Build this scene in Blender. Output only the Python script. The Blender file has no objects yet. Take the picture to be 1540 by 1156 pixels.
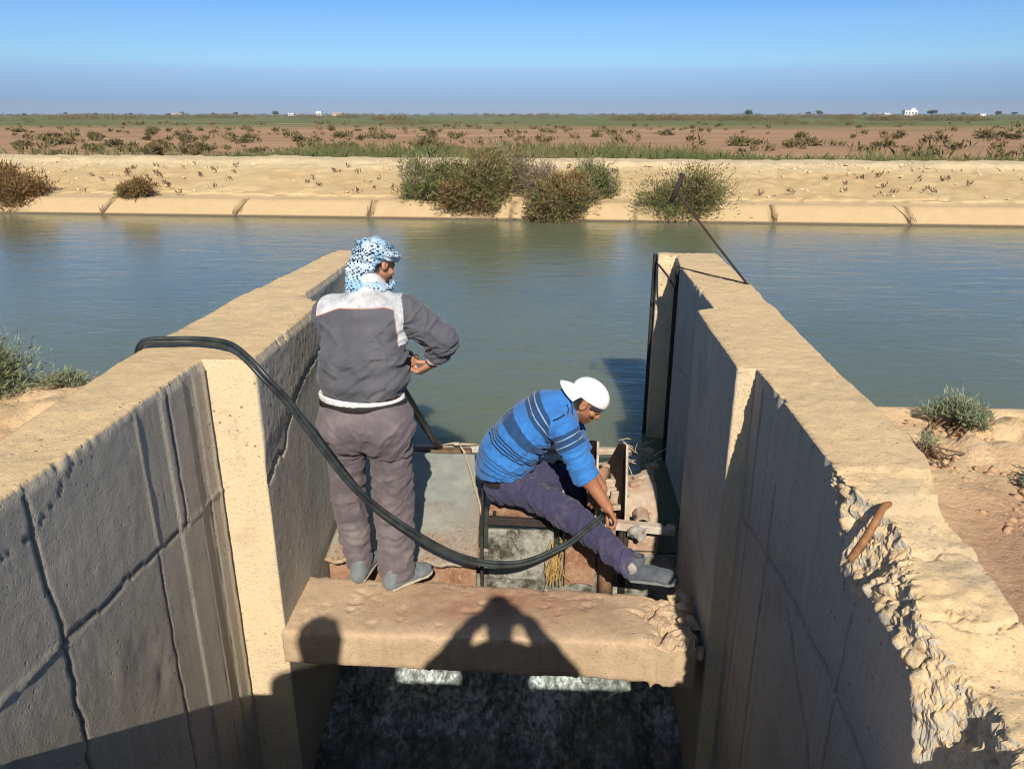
import bpy, math, random
import numpy as np
from mathutils import Vector, Matrix
R = math.radians
rng = np.random.default_rng(7)
random.seed(7)
sc = bpy.context.scene
COL = sc.collection

# ------------------------------------------------------------------ noise
def _hash(ix, iy, iz, seed):
    h = (ix * 374761393 + iy * 668265263 + iz * 2147483647 + seed * 1274126177) & 0xFFFFFFFF
    h = ((h ^ (h >> 13)) * 1274126177) & 0xFFFFFFFF
    h = ((h ^ (h >> 16)) * 2246822519) & 0xFFFFFFFF
    return ((h ^ (h >> 15)) & 0xFFFFFF) / float(0xFFFFFF)

def vnoise(p, seed=0):
    """smooth value noise in -1..1 of points (n,3)"""
    p = np.asarray(p, float)
    i = np.floor(p).astype(np.int64); f = p - i
    u = f * f * f * (f * (f * 6 - 15) + 10)
    r = 0
    for dx in (0, 1):
        wx = u[:, 0] if dx else 1 - u[:, 0]
        for dy in (0, 1):
            wy = u[:, 1] if dy else 1 - u[:, 1]
            for dz in (0, 1):
                wz = u[:, 2] if dz else 1 - u[:, 2]
                r = r + wx * wy * wz * _hash(i[:, 0] + dx, i[:, 1] + dy, i[:, 2] + dz, seed)
    return r * 2 - 1

def fbm(p, octaves=4, seed=0, gain=0.5, lac=2.03):
    p = np.asarray(p, float); a = 1.0; s = 0; t = 0
    for o in range(octaves):
        s = s + a * vnoise(p, seed + o * 17); t += a
        a *= gain; p = p * lac + 11.3
    return s / t

def smooth(a, b, x):
    t = np.clip((x - a) / (b - a), 0, 1)
    return t * t * (3 - 2 * t)

# ------------------------------------------------------------------ objects
def new_obj(name, data, parent=None, label=None, cat=None, group=None, kind=None):
    o = bpy.data.objects.new(name, data)
    COL.objects.link(o)
    if parent is not None:
        o.parent = parent
        o.matrix_parent_inverse = Matrix.Translation(-ABS[parent.name])
        ABS[o.name] = ABS[parent.name].copy() * 0
    else:
        ABS[o.name] = Vector((0, 0, 0))
    tag(o, label, cat, group, kind)
    return o
ABS = {}

def tag(o, label=None, cat=None, group=None, kind=None):
    if label: o['label'] = label
    if cat: o['category'] = cat
    if group: o['group'] = group
    if kind: o['kind'] = kind
    return o

def thing(name, loc, label, cat, group=None):
    o = bpy.data.objects.new(name, None)
    COL.objects.link(o)
    o.location = loc
    o.empty_display_size = 0.1
    ABS[o.name] = Vector(loc)
    return tag(o, label, cat, group)

def mesh(name, v, f, mat, parent=None, smooth_=True, attrs=None, mats=None, mat_idx=None, **kw):
    """v (n,3); f an (m,4)/(m,3) array or list of tuples, in world coordinates"""
    me = bpy.data.meshes.new(name)
    v = np.asarray(v, np.float32)
    if isinstance(f, np.ndarray):
        m, k = f.shape
        me.vertices.add(len(v)); me.vertices.foreach_set('co', v.ravel())
        me.loops.add(m * k); me.loops.foreach_set('vertex_index', f.astype(np.int32).ravel())
        me.polygons.add(m)
        me.polygons.foreach_set('loop_start', np.arange(0, m * k, k, dtype=np.int32))
        me.update(calc_edges=True)
    else:
        me.from_pydata([tuple(map(float, q)) for q in v], [], [tuple(int(i) for i in q) for q in f])
    me.validate()
    for k_, a in (attrs or {}).items():
        at = me.attributes.new(k_, 'FLOAT', 'POINT')
        at.data.foreach_set('value', np.asarray(a, np.float32))
    for m_ in (mats or [mat]):
        me.materials.append(m_)
    if mat_idx is not None:
        me.polygons.foreach_set('material_index', np.asarray(mat_idx, np.int32))
    if smooth_:
        me.polygons.foreach_set('use_smooth', np.ones(len(me.polygons), bool))
    me.update()
    return new_obj(name, me, parent, **kw)

def grid_faces(n, m, flip=False):
    i = np.arange(n - 1)[:, None] * m + np.arange(m - 1)[None, :]
    q = np.stack([i, i + 1, i + m + 1, i + m], -1).reshape(-1, 4)
    return q[:, ::-1].copy() if flip else q

class MB:
    """collects shapes, makes one mesh"""
    def __init__(self): self.v = []; self.f = []; self.n = 0
    def add(self, v, f):
        self.v += [tuple(map(float, q)) for q in v]
        self.f += [tuple(int(i) + self.n for i in q) for q in f]
        self.n = len(self.v); return self
    def box(self, c, s, rot=None, bev=0.0, jit=0.0):
        c = Vector(c); hx, hy, hz = [q / 2 for q in s]
        b = min(bev, hx * .9, hy * .9, hz * .9)
        M = rot if rot is not None else Matrix.Identity(3)
        if b <= 0:
            P = [(x * hx, y * hy, z * hz) for z in (-1, 1) for y in (-1, 1) for x in (-1, 1)]
            F = [(0, 2, 3, 1), (4, 5, 7, 6), (0, 1, 5, 4), (2, 6, 7, 3), (0, 4, 6, 2), (1, 3, 7, 5)]
        else:
            P = []; idx = {}
            for sx in (-1, 1):
                for sy in (-1, 1):
                    for sz in (-1, 1):
                        for ax in range(3):
                            q = [sx * (hx - b), sy * (hy - b), sz * (hz - b)]
                            q[ax] = (sx, sy, sz)[ax] * (hx, hy, hz)[ax]
                            idx[(sx, sy, sz, ax)] = len(P); P.append(tuple(q))
            F = []
            for ax in range(3):
                o1, o2 = (ax + 1) % 3, (ax + 2) % 3
                for s_ in (-1, 1):
                    ring = []
                    for a, b_ in ((-1, -1), (1, -1), (1, 1), (-1, 1)):
                        k = [0, 0, 0]; k[ax] = s_; k[o1] = a; k[o2] = b_
                        ring.append(idx[(*k, ax)])
                    F.append(tuple(ring if s_ > 0 else ring[::-1]))
            for ax in range(3):      # edges parallel to ax
                o1, o2 = (ax + 1) % 3, (ax + 2) % 3
                for a in (-1, 1):
                    for b_ in (-1, 1):
                        k0 = [0, 0, 0]; k0[ax] = -1; k0[o1] = a; k0[o2] = b_
                        k1 = list(k0); k1[ax] = 1
                        r = (idx[(*k0, o1)], idx[(*k1, o1)], idx[(*k1, o2)], idx[(*k0, o2)])
                        F.append(r if a * b_ < 0 else r[::-1])
            for sx in (-1, 1):
                for sy in (-1, 1):
                    for sz in (-1, 1):
                        r = tuple(idx[(sx, sy, sz, ax)] for ax in range(3))
                        F.append(r if sx * sy * sz > 0 else r[::-1])
        P = [M @ Vector(q) + c + Vector([random.uniform(-jit, jit) for _ in range(3)]) for q in P]
        return self.add(P, F)
    def bar(self, a, b, w, h, bev=0.004, up=(0, 0, 1)):
        a, b = Vector(a), Vector(b); d = b - a
        y = d.normalized(); x = y.cross(Vector(up)).normalized(); z = x.cross(y)
        return self.box((a + b) / 2, (w, d.length, h), Matrix((x, y, z)).transposed(), bev)
    def tube(self, pts, r, n=10, cap=True):
        P = [Vector(p) for p in pts]; m = len(P)
        rs = r if hasattr(r, '__len__') else [r] * m
        t = (P[1] - P[0]).normalized()
        u = t.orthogonal().normalized()
        V = []
        for i in range(m):
            t = (P[min(i + 1, m - 1)] - P[max(i - 1, 0)]).normalized()
            u = (u - t * u.dot(t)).normalized(); w = t.cross(u)
            for k in range(n):
                a = 2 * math.pi * k / n
                V.append(P[i] + (u * math.cos(a) + w * math.sin(a)) * rs[i])
        F = [(i * n + k, i * n + (k + 1) % n, (i + 1) * n + (k + 1) % n, (i + 1) * n + k) for i in range(m - 1) for k in range(n)]
        if cap:
            F.append(tuple(range(n))[::-1]); F.append(tuple((m - 1) * n + k for k in range(n)))
        return self.add(V, F)
    def prism(self, poly, off):
        """extrude a closed polygon (list of 3D points) by vector off"""
        n = len(poly); o = Vector(off)
        V = [Vector(p) for p in poly] + [Vector(p) + o for p in poly]
        F = [tuple(range(n))[::-1], tuple(range(n, 2 * n))] + [(i, (i + 1) % n, n + (i + 1) % n, n + i) for i in range(n)]
        return self.add(V, F)
    def build(self, name, mat, parent=None, smooth_=False, **kw):
        return mesh(name, np.array(self.v), self.f, mat, parent, smooth_, **kw)

def spline(pts, n):
    """Catmull-Rom through pts, n samples"""
    P = np.array(pts, float)
    P = np.vstack([2 * P[0] - P[1], P, 2 * P[-1] - P[-2]])
    m = len(P) - 3
    out = []
    for t in np.linspace(0, m - 1e-6, n):
        i = int(t); f = t - i
        a, b, c, d = P[i:i + 4]
        out.append(.5 * (2 * b + (c - a) * f + (2 * a - 5 * b + 4 * c - d) * f * f + (3 * b - a - 3 * c + d) * f ** 3))
    return np.array(out)

# ------------------------------------------------------------------ materials
class NT:
    def __init__(self, name):
        self.m = bpy.data.materials.new(name); self.m.use_nodes = True
        self.t = self.m.node_tree; self.t.nodes.clear()
        self.out = self.t.nodes.new('ShaderNodeOutputMaterial')
        self.b = self.n('ShaderNodeBsdfPrincipled')
        self.t.links.new(self.b.outputs[0], self.out.inputs['Surface'])
        self.tc = self.n('ShaderNodeTexCoord')
        self.bump_in = None
    def n(self, typ, **kw):
        x = self.t.nodes.new(typ)
        for k, v in kw.items(): setattr(x, k, v)
        return x
    def link(self, a, b): self.t.links.new(a, b)
    def setin(self, node, name, v):
        s = node.inputs[name]
        if hasattr(v, 'default_value') or isinstance(v, bpy.types.NodeSocket): self.link(v, s)
        else: s.default_value = v
    def mapping(self, scale=(1, 1, 1), src='Object', rot=(0, 0, 0), loc=(0, 0, 0)):
        x = self.n('ShaderNodeMapping'); x.inputs['Scale'].default_value = scale
        x.inputs['Rotation'].default_value = rot; x.inputs['Location'].default_value = loc
        self.link(self.tc.outputs[src], x.inputs[0]); return x.outputs[0]
    def noise(self, scale=5, detail=6, rough=.6, vec=None, dist=0):
        x = self.n('ShaderNodeTexNoise'); x.inputs['Scale'].default_value = scale
        x.inputs['Detail'].default_value = detail; x.inputs['Roughness'].default_value = rough
        x.inputs['Distortion'].default_value = dist
        self.link(vec if vec is not None else self.tc.outputs['Object'], x.inputs['Vector']); return x.outputs['Fac']
    def voro(self, scale=5, vec=None, feature='F1', rand=1):
        x = self.n('ShaderNodeTexVoronoi', feature=feature); x.inputs['Scale'].default_value = scale
        x.inputs['Randomness'].default_value = rand
        self.link(vec if vec is not None else self.tc.outputs['Object'], x.inputs['Vector']); return x.outputs['Distance']
    def ramp(self, fac, stops, interp='LINEAR'):
        x = self.n('ShaderNodeValToRGB'); x.color_ramp.interpolation = interp
        e = x.color_ramp.elements
        while len(e) < len(stops): e.new(.5)
        for el, (p, c) in zip(e, stops):
            el.position = p; el.color = (*c, 1) if hasattr(c, '__len__') else (c, c, c, 1)
        self.link(fac, x.inputs[0]); return x.outputs[0]
    def mix(self, fac, a, b, mode='MIX'):
        x = self.n('ShaderNodeMix', data_type='RGBA', blend_type=mode)
        for i, v in ((0, fac), (6, a), (7, b)):
            if isinstance(v, bpy.types.NodeSocket): self.link(v, x.inputs[i])
            elif i == 0: x.inputs[0].default_value = v
            else: x.inputs[i].default_value = (*v, 1)
        return x.outputs[2]
    def math(self, op, a, b=0.0, c=0.0, clamp=False):
        x = self.n('ShaderNodeMath', operation=op); x.use_clamp = clamp
        for i, v in enumerate((a, b, c)):
            if isinstance(v, bpy.types.NodeSocket): self.link(v, x.inputs[i])
            else: x.inputs[i].default_value = v
        return x.outputs[0]
    def attr(self, name):
        x = self.n('ShaderNodeAttribute', attribute_name=name); return x.outputs['Fac']
    def normal_z(self):
        g = self.n('ShaderNodeNewGeometry'); s = self.n('ShaderNodeSeparateXYZ')
        self.link(g.outputs['Normal'], s.inputs[0]); return s.outputs['Z']
    def xyz(self, src='Object'):
        s = self.n('ShaderNodeSeparateXYZ'); self.link(self.tc.outputs[src], s.inputs[0]); return s.outputs
    def bump(self, h, strength=.5, dist=.01):
        x = self.n('ShaderNodeBump'); x.inputs['Strength'].default_value = strength
        x.inputs['Distance'].default_value = dist
        self.link(h, x.inputs['Height'])
        if self.bump_in is not None: self.link(self.bump_in, x.inputs['Normal'])
        self.bump_in = x.outputs[0]
        self.link(x.outputs[0], self.b.inputs['Normal'])
    def done(self, col=None, rough=.8, metal=0, spec=None):
        if col is not None: 
            if isinstance(col, bpy.types.NodeSocket): self.link(col, self.b.inputs['Base Color'])
            else: self.b.inputs['Base Color'].default_value = (*col, 1)
        self.setin(self.b, 'Roughness', rough); self.setin(self.b, 'Metallic', metal)
        if spec is not None: self.b.inputs['Specular IOR Level'].default_value = spec
        return self.m

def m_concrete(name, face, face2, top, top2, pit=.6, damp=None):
    t = NT(name)
    big = t.noise(1.7, 5, .6); mid = t.noise(9, 6, .65); fine = t.noise(70, 5, .7); grain = t.noise(330, 2, .6)
    streak = t.noise(3, 5, .6, t.mapping((6, 6, .5)))
    f = t.mix(t.ramp(big, [(.35, 0), (.65, 1)]), face, face2)
    f = t.mix(t.math('MULTIPLY', t.ramp(streak, [(.4, 0), (.7, 1)]), .45), f, tuple(c * .62 for c in face))
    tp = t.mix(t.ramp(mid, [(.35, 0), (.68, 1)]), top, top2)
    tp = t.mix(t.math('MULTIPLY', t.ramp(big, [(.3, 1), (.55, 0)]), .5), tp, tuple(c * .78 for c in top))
    if not damp:
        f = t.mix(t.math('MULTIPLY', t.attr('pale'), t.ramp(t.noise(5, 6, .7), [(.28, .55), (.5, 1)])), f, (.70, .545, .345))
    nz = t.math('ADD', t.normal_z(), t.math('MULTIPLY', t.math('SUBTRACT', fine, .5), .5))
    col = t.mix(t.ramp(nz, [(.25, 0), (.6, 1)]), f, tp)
    col = t.mix(t.math('MULTIPLY', t.ramp(fine, [(.3, 1), (.5, 0)]), .4), col, tuple(c * .5 for c in face))
    col = t.mix(t.math('MULTIPLY', t.ramp(grain, [(.35, 1), (.5, 0)]), .35), col, tuple(c * .6 for c in top))
    agg = t.voro(62, None, 'F1', 1)
    col = t.mix(t.math('MULTIPLY', t.ramp(agg, [(.12, 1), (.24, 0)]), t.ramp(t.noise(14, 3, .6), [(.42, 0), (.6, .8)])), col, tuple(c * .33 for c in top))
    col = t.mix(t.math('MULTIPLY', t.ramp(t.voro(47, t.mapping((1, 1.3, 1), 'Object', (0, 0, .6))), [(.08, 1), (.15, 0)]), .5), col, (.78, .66, .48))
    stn = t.noise(2.6, 7, .68, t.mapping((1, 1, 1), 'Object', (0, 0, 0), (3, 1, 7)))
    col = t.mix(t.ramp(stn, [(.54, 0), (.66, .38)]), col, tuple(c * .55 for c in face2))
    pv = t.voro(26, t.mapping((1, 1, .8)))
    pmask = t.ramp(t.noise(4.3, 2, .5), [(.5, 0), (.62, 1)])
    pits = t.math('MULTIPLY', t.ramp(pv, [(.05, 1), (.16, 0)]), pmask)
    col = t.mix(t.math('MULTIPLY', pits, pit), col, (.035, .03, .027))
    if not damp: col = t.mix(t.math('MULTIPLY', t.attr('crack'), .62), col, (.05, .045, .04))
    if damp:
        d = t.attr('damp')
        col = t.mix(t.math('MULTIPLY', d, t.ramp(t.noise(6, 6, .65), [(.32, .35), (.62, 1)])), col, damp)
    t.bump(t.math('ADD', t.math('MULTIPLY', mid, .6), t.math('MULTIPLY', fine, .35)), .5, .011)
    t.bump(t.math('SUBTRACT', t.math('ADD', t.math('MULTIPLY', grain, .7), t.math('MULTIPLY', t.math('MINIMUM', agg, .35), 1.2)), t.math('MULTIPLY', pits, 2.0)), .6, .006)
    return t.done(col, .92, 0, .25)

M = {}
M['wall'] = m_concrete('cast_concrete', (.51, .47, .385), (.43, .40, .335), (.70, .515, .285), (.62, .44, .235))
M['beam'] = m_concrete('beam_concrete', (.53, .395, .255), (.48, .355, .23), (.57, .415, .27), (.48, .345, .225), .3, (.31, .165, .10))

def m_simple(name, c1, c2, scale=8, rough=.8, metal=0, bump=.3, bdist=.01, bscale=None, spec=.3, rmin=.4, rmax=.62):
    t = NT(name)
    n = t.noise(scale, 6, .65)
    col = t.mix(t.ramp(n, [(rmin, 0), (rmax, 1)]), c1, c2)
    if bump: t.bump(t.noise(bscale or scale * 4, 5, .65), bump, bdist)
    return t.done(col, rough, metal, spec)

def m_rust(name, base, rust, pale, thr=.5):
    t = NT(name)
    n = t.noise(7, 8, .7); f = t.noise(38, 6, .7); g = t.noise(150, 3, .6)
    col = t.mix(t.ramp(n, [(thr - .08, 0), (thr + .1, 1)]), base, rust)
    col = t.mix(t.ramp(f, [(.55, 0), (.68, .8)]), col, pale)
    col = t.mix(t.ramp(f, [(.3, .8), (.42, 0)]), col, tuple(c * .3 for c in rust))
    t.bump(t.math('ADD', f, t.math('MULTIPLY', g, .4)), .5, .008)
    return t.done(col, .85, .0, .3)
M['rust'] = m_rust('rusty_steel', (.33, .20, .125), (.24, .115, .065), (.50, .40, .29))
M['rust_pale'] = m_rust('weathered_pale_rust', (.44, .36, .27), (.36, .235, .16), (.55, .48, .38))
M['dark_steel'] = m_rust('dark_corroded_steel', (.030, .026, .024), (.048, .028, .020), (.07, .06, .05))
M['rail'] = m_rust('pale_dusty_bar', (.50, .45, .38), (.40, .30, .21), (.58, .54, .47))
def m_plate():
    t = NT('galvanised_cover')
    x = t.xyz()
    n = t.noise(6, 7, .7); s = t.noise(5, 6, .65, t.mapping((9, 1, 1))); f = t.noise(60, 5, .7)
    col = t.mix(t.ramp(n, [(.36, 0), (.66, 1)]), (.235, .255, .225), (.37, .37, .315))
    col = t.mix(t.math('MULTIPLY', t.ramp(s, [(.4, 0), (.7, 1)]), .45), col, (.24, .27, .26))
    # rust creeping in from the worn front and right edges
    e1 = t.ramp(t.math('ADD', x['Y'], t.math('MULTIPLY', n, .55)), [(3.75 / 6, 1), (4.08 / 6, 0)])
    m1 = t.n('ShaderNodeMapRange'); m1.inputs[1].default_value = 3.85; m1.inputs[2].default_value = 3.35; 
    t.link(t.math('ADD', x['Y'], t.math('MULTIPLY', t.math('SUBTRACT', n, .5), 1.5)), m1.inputs[0])
    m2 = t.n('ShaderNodeMapRange'); m2.inputs[1].default_value = -.50; m2.inputs[2].default_value = -.36
    t.link(t.math('ADD', x['X'], t.math('MULTIPLY', t.math('SUBTRACT', n, .5), .35)), m2.inputs[0])
    rm = t.math('MAXIMUM', m1.outputs[0], t.math('MULTIPLY', m2.outputs[0], t.ramp(t.math('MULTIPLY', x['Y'], .2), [(.70, 1), (.90, .1)])))
    col = t.mix(t.math('MULTIPLY', rm, .85), col, t.mix(t.ramp(f, [(.4, 0), (.6, 1)]), (.44, .33, .22), (.27, .135, .07)))
    col = t.mix(t.ramp(f, [(.66, 0), (.75, .6)]), col, (.09, .06, .05))
    t.bump(t.math('ADD', n, t.math('MULTIPLY', f, .3)), .4, .012)
    return t.done(col, .62, 0, .4)
M['plate'] = m_plate()

def m_water(name, deep, green, rough=.06, big=1.0):
    t = NT(name)
    v = t.mapping((.55, 1.5, 1))
    w1 = t.noise(2.3, 4, .55, v, .5); w2 = t.noise(9, 4, .6, v, .3); w3 = t.noise(28, 2, .5, v)
    patch = t.noise(.35, 3, .5, t.mapping((1, .6, 1)))
    h = t.math('ADD', t.math('MULTIPLY', w1, 1.0 * big), t.math('ADD', t.math('MULTIPLY', w2, .32 * big), t.math('MULTIPLY', w3, .09)))
    h = t.math('MULTIPLY', h, t.ramp(patch, [(.3, .55), (.7, 1)]))
    t.bump(h, .34, .05)
    t.b.subsurface_method = 'BURLEY'; t.b.inputs['Subsurface Weight'].default_value = .85
    t.b.inputs['Subsurface Radius'].default_value = (.35, .38, .30); t.b.inputs['Subsurface Scale'].default_value = 1.0
    col = t.mix(t.ramp(patch, [(.35, 0), (.65, 1)]), deep, green)
    t.b.inputs['IOR'].default_value = 1.33
    return t.done(col, rough, 0, .5)
M['water'] = m_water('canal_water', (.122, .146, .086), (.142, .160, .092))

def m_chute():
    t = NT('foaming_water')
    f = t.attr('foam'); n = t.noise(24, 7, .72, t.mapping((1.25, .7, 1)), .3); n2 = t.noise(80, 4, .7)
    fm = t.ramp(t.math('ADD', f, t.math('MULTIPLY', t.math('SUBTRACT', n, .5), 2.6)), [(.30, 0), (.72, .30), (1.15, 1)])
    col = t.mix(fm, t.mix(t.ramp(t.noise(5, 4, .6), [(.4, 0), (.6, 1)]), (.075, .092, .086), (.125, .142, .120)), (.60, .68, .68))
    t.bump(t.math('ADD', t.noise(6, 3, .5), t.math('MULTIPLY', n2, .06)), .35, .05)
    return t.done(col, t.math('ADD', .08, t.math('MULTIPLY', fm, .6)), 0, .5)
M['chute'] = m_chute()

def m_soil(name, c1, c2, c3, s=1.0):
    t = NT(name)
    b = t.noise(1.1 * s, 5, .6); m = t.noise(8 * s, 7, .7); f = t.noise(60 * s, 5, .7)
    col = t.mix(t.ramp(b, [(.38, 0), (.62, 1)]), c1, c2)
    col = t.mix(t.ramp(m, [(.52, 0), (.68, .8)]), col, c3)
    col = t.mix(t.math('MULTIPLY', t.ramp(f, [(.32, 1), (.5, 0)]), .5), col, tuple(q * .5 for q in c1))
    t.bump(t.math('ADD', m, t.math('MULTIPLY', f, .4)), .7, .03 / s)
    if s == 1.0: col = t.mix(t.attr('sand'), col, t.mix(t.ramp(m, [(.4, 0), (.62, 1)]), (.66, .48, .28), (.56, .385, .215)))
    return t.done(col, .95, 0, .15)
M['soil'] = m_soil('clod_soil', (.36, .225, .135), (.30, .175, .105), (.45, .31, .19))

def m_bank():
    t = NT('far_bank_earth')
    x = t.xyz()
    b = t.noise(.5, 5, .6); m = t.noise(3.5, 8, .72); f = t.noise(17, 6, .75)
    earth = t.mix(t.ramp(b, [(.38, 0), (.62, 1)]), (.64, .475, .25), (.57, .40, .20))
    earth = t.mix(t.ramp(m, [(.56, 0), (.70, .6)]), earth, (.50, .33, .16))
    earth = t.mix(t.ramp(f, [(.24, .6), (.36, 0)]), earth, (.30, .18, .09))
    earth = t.mix(t.ramp(f, [(.6, 0), (.74, .7)]), earth, (.72, .58, .37))
    top = t.mix(t.ramp(f, [(.4, 0), (.6, 1)]), (.70, .57, .35), (.62, .475, .275))
    lining = t.mix(t.ramp(m, [(.35, 0), (.7, 1)]), (.51, .375, .205), (.46, .335, .18))
    zz = t.math('ADD', x['Z'], t.math('MULTIPLY', t.math('SUBTRACT', m, .5), .35))
    col = t.mix(t.ramp(zz, [(.70, 0), (.86, 1)]), earth, top)
    col = t.mix(t.ramp(t.math('ADD', x['Z'], 0.0), [(.30, 1), (.315, 0)]), col, lining)
    col = t.mix(t.math('MULTIPLY', t.attr('joint'), .8), col, (.12, .08, .045))
    wet = t.n('ShaderNodeMapRange'); wet.inputs[1].default_value = -.045; wet.inputs[2].default_value = -.075
    t.link(t.math('ADD', x['Z'], t.math('MULTIPLY', t.math('SUBTRACT', f, .5), .03)), wet.inputs[0])
    col = t.mix(wet.outputs[0], col, (.13, .10, .065))
    rough_amt = t.ramp(x['Z'], [(.30, .08), (.34, 1)])
    t.bump(t.math('MULTIPLY', t.math('ADD', t.math('MULTIPLY', m, .5), t.math('ADD', t.math('MULTIPLY', f, .7), t.math('MULTIPLY', t.noise(55, 3, .7), .35))), rough_amt), .8, .07)
    return t.done(col, .95, 0, .15)
M['bank'] = m_bank()

def m_field():
    t = NT('dry_field')
    x = t.xyz()
    st = t.noise(.03, 8, .62, t.mapping((.35, 1.6, 1))); st2 = t.noise(.12, 7, .7, t.mapping((.3, 1.5, 1))); f = t.noise(1.1, 6, .75, t.mapping((.6, 1, 1)))
    col = t.mix(t.ramp(st, [(.38, 0), (.62, 1)]), (.41, .25, .14), (.30, .185, .105))
    col = t.mix(t.ramp(st2, [(.52, 0), (.68, .85)]), col, (.50, .33, .19))
    col = t.mix(t.ramp(t.noise(.25, 6, .75, t.mapping((.35, 1.2, 1), 'Object', (0, 0, 0), (9, 4, 0))), [(.56, 0), (.68, .7)]), col, (.20, .125, .07))
    col = t.mix(t.ramp(t.noise(2.2, 3, .7, t.mapping((.5, 1, 1))), [(.5, 0), (.72, .5)]), col, (.24, .15, .08))
    col = t.mix(t.ramp(f, [(.56, 0), (.70, .6)]), col, (.17, .15, .06))
    g = t.mix(t.ramp(st2, [(.36, 0), (.6, 1)]), (.085, .115, .035), (.19, .19, .075))
    g = t.mix(t.ramp(st, [(.60, 0), (.66, .8)]), g, (.42, .32, .18))
    mr = t.n('ShaderNodeMapRange'); mr.inputs[1].default_value = 120; mr.inputs[2].default_value = 175
    t.link(t.math('ADD', x['Y'], t.math('MULTIPLY', t.math('SUBTRACT', st, .5), 160)), mr.inputs[0])
    col = t.mix(mr.outputs[0], col, g)
    return t.done(col, 1.0, 0, .05)
M['field'] = m_field()

def m_leaf(name, c1, c2, c3, scale=2.5):
    t = NT(name)
    oi = t.n('ShaderNodeObjectInfo')
    n = t.noise(scale, 4, .6); f = t.noise(30, 2, .5)
    col = t.mix(t.ramp(n, [(.38, 0), (.6, 1)]), c1, c2)
    col = t.mix(t.ramp(f, [(.5, 0), (.7, 1)]), col, c3)
    col = t.mix(t.math('MULTIPLY', oi.outputs['Random'], .35), col, c2)
    return t.done(col, .8, 0, .2)
M['leaf_olive'] = m_leaf('olive_foliage', (.115, .125, .04), (.19, .145, .065), (.21, .20, .085), 1.6)
M['leaf_green'] = m_leaf('green_foliage', (.085, .12, .035), (.14, .145, .05), (.19, .21, .08), 1.6)
M['leaf_brown'] = m_leaf('russet_foliage', (.17, .085, .032), (.22, .125, .05), (.13, .10, .035), 2)
M['leaf_grey'] = m_leaf('grey_twigs', (.22, .18, .13), (.26, .20, .14), (.32, .26, .19), 2)
M['leaf_sage'] = m_leaf('sage_foliage', (.15, .18, .10), (.21, .24, .14), (.30, .31, .20), 4)
M['reed'] = m_leaf('reed_blades', (.045, .085, .018), (.125, .115, .045), (.22, .20, .10), .35)
M['scrub'] = m_leaf('scrub_tufts', (.075, .085, .028), (.17, .12, .055), (.20, .16, .075), .1)
M['far_tree'] = m_simple('far_tree', (.05, .075, .03), (.08, .10, .04), 1, .9, 0, 0)
M['far_white'] = m_simple('white_render', (.75, .74, .70), (.68, .66, .62), 3, .8, 0, 0)
M['far_tan'] = m_simple('tan_render', (.50, .40, .29), (.45, .36, .26), 3, .8, 0, 0)
M['far_dark'] = m_simple('dark_opening', (.03, .03, .03), (.04, .04, .04), 3, .8, 0, 0)
M['twig'] = m_simple('dry_twig', (.17, .11, .065), (.11, .07, .04), 20, .9)
M['stick'] = m_simple('peeled_stick', (.30, .14, .055), (.17, .075, .03), 25, .6, 0, .5, .004)
M['rubber'] = m_simple('black_rubber_hose', (.020, .024, .024), (.045, .055, .054), 14, .42, 0, .2, .003, spec=.5)
M['straw'] = m_simple('dry_straw', (.45, .30, .11), (.33, .20, .07), 30, .9, 0, 0)
M['rope'] = m_simple('frayed_rope', (.55, .46, .33), (.42, .34, .23), 60, .95, 0, .5, .003)
M['rag'] = m_simple('grey_rag', (.36, .34, .31), (.24, .22, .20), 20, .95, 0, .6, .01)
M['stone'] = m_simple('pale_rubble', (.64, .49, .30), (.50, .38, .23), 14, .95, 0, .7, .012)
M['slime'] = m_rust('wet_lichen_wall', (.30, .30, .26), (.055, .05, .035), (.46, .44, .37), .5)
# ================================================================== SETTING
WATER_Z = -0.10
def bank_y(x): return 17.72 - 0.049 * x

# ---- far canal bank
xs = np.concatenate([[-900, -300, -120, -60, -35], np.arange(-22, 22.01, .085), [35, 60, 120, 300, 900]])
prof = [(-2.6, -1.5), (-1.2, -.78)] + [(t, -.1 + t * .6) for t in np.linspace(-.2, .58, 9)] \
     + [(.66, .255), (.76, .262)] + [(.85 + t * 4.1, .27 + .60 * t ** 1.05) for t in np.linspace(0, 1, 46)] \
     + [(5.1 + t, .885) for t in np.linspace(0, 2.4, 12)] + [(8.2, .5), (9.4, .02), (10.5, -.4)]
prof = np.array(prof)
Xg, Og = np.meshgrid(xs, prof[:, 0], indexing='ij'); Zg = np.tile(prof[:, 1], (len(xs), 1))
Yg = bank_y(Xg) + Og
P = np.stack([Xg, Yg, Zg], -1).reshape(-1, 3)
o = Og.ravel()
rough = smooth(.8, 1.1, o)
n = fbm(P * [.9, .9, .9], 4, 3) * .08 + fbm(P * [4.2, 3.2, 3.2], 4, 9) * .06
gully = np.abs(fbm(np.stack([P[:, 0] * 1.3, P[:, 1] * .35, P[:, 2] * 0], -1), 3, 21))
P[:, 2] += rough * (n + .06 * (gully - .2)) * (1 - .45 * smooth(5.0, 5.6, o))
P[:, 1] += rough * fbm(P * 1.1 + 5, 3, 4) * .15
P[:, 2] += smooth(4.6, 5.0, o) * (1 - smooth(5.5, 6.4, o)) * (.05 + .07 * fbm(P * [1.4, 1.4, 1], 4, 31))
joint = np.zeros(len(P))
for xj in (-11.14, -7.7, -4.4, -1.0, 1.9, 4.99, 7.96, 11.2):
    P[:, 2] -= .03 * np.exp(-((P[:, 0] - xj - .12 * (o - .2)) / .05) ** 2) * (o < .7)
    joint = np.maximum(joint, np.exp(-((P[:, 0] - xj - .12 * (o - .2)) / .055) ** 2) * (o < .75) * (o > -.1))
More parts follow.
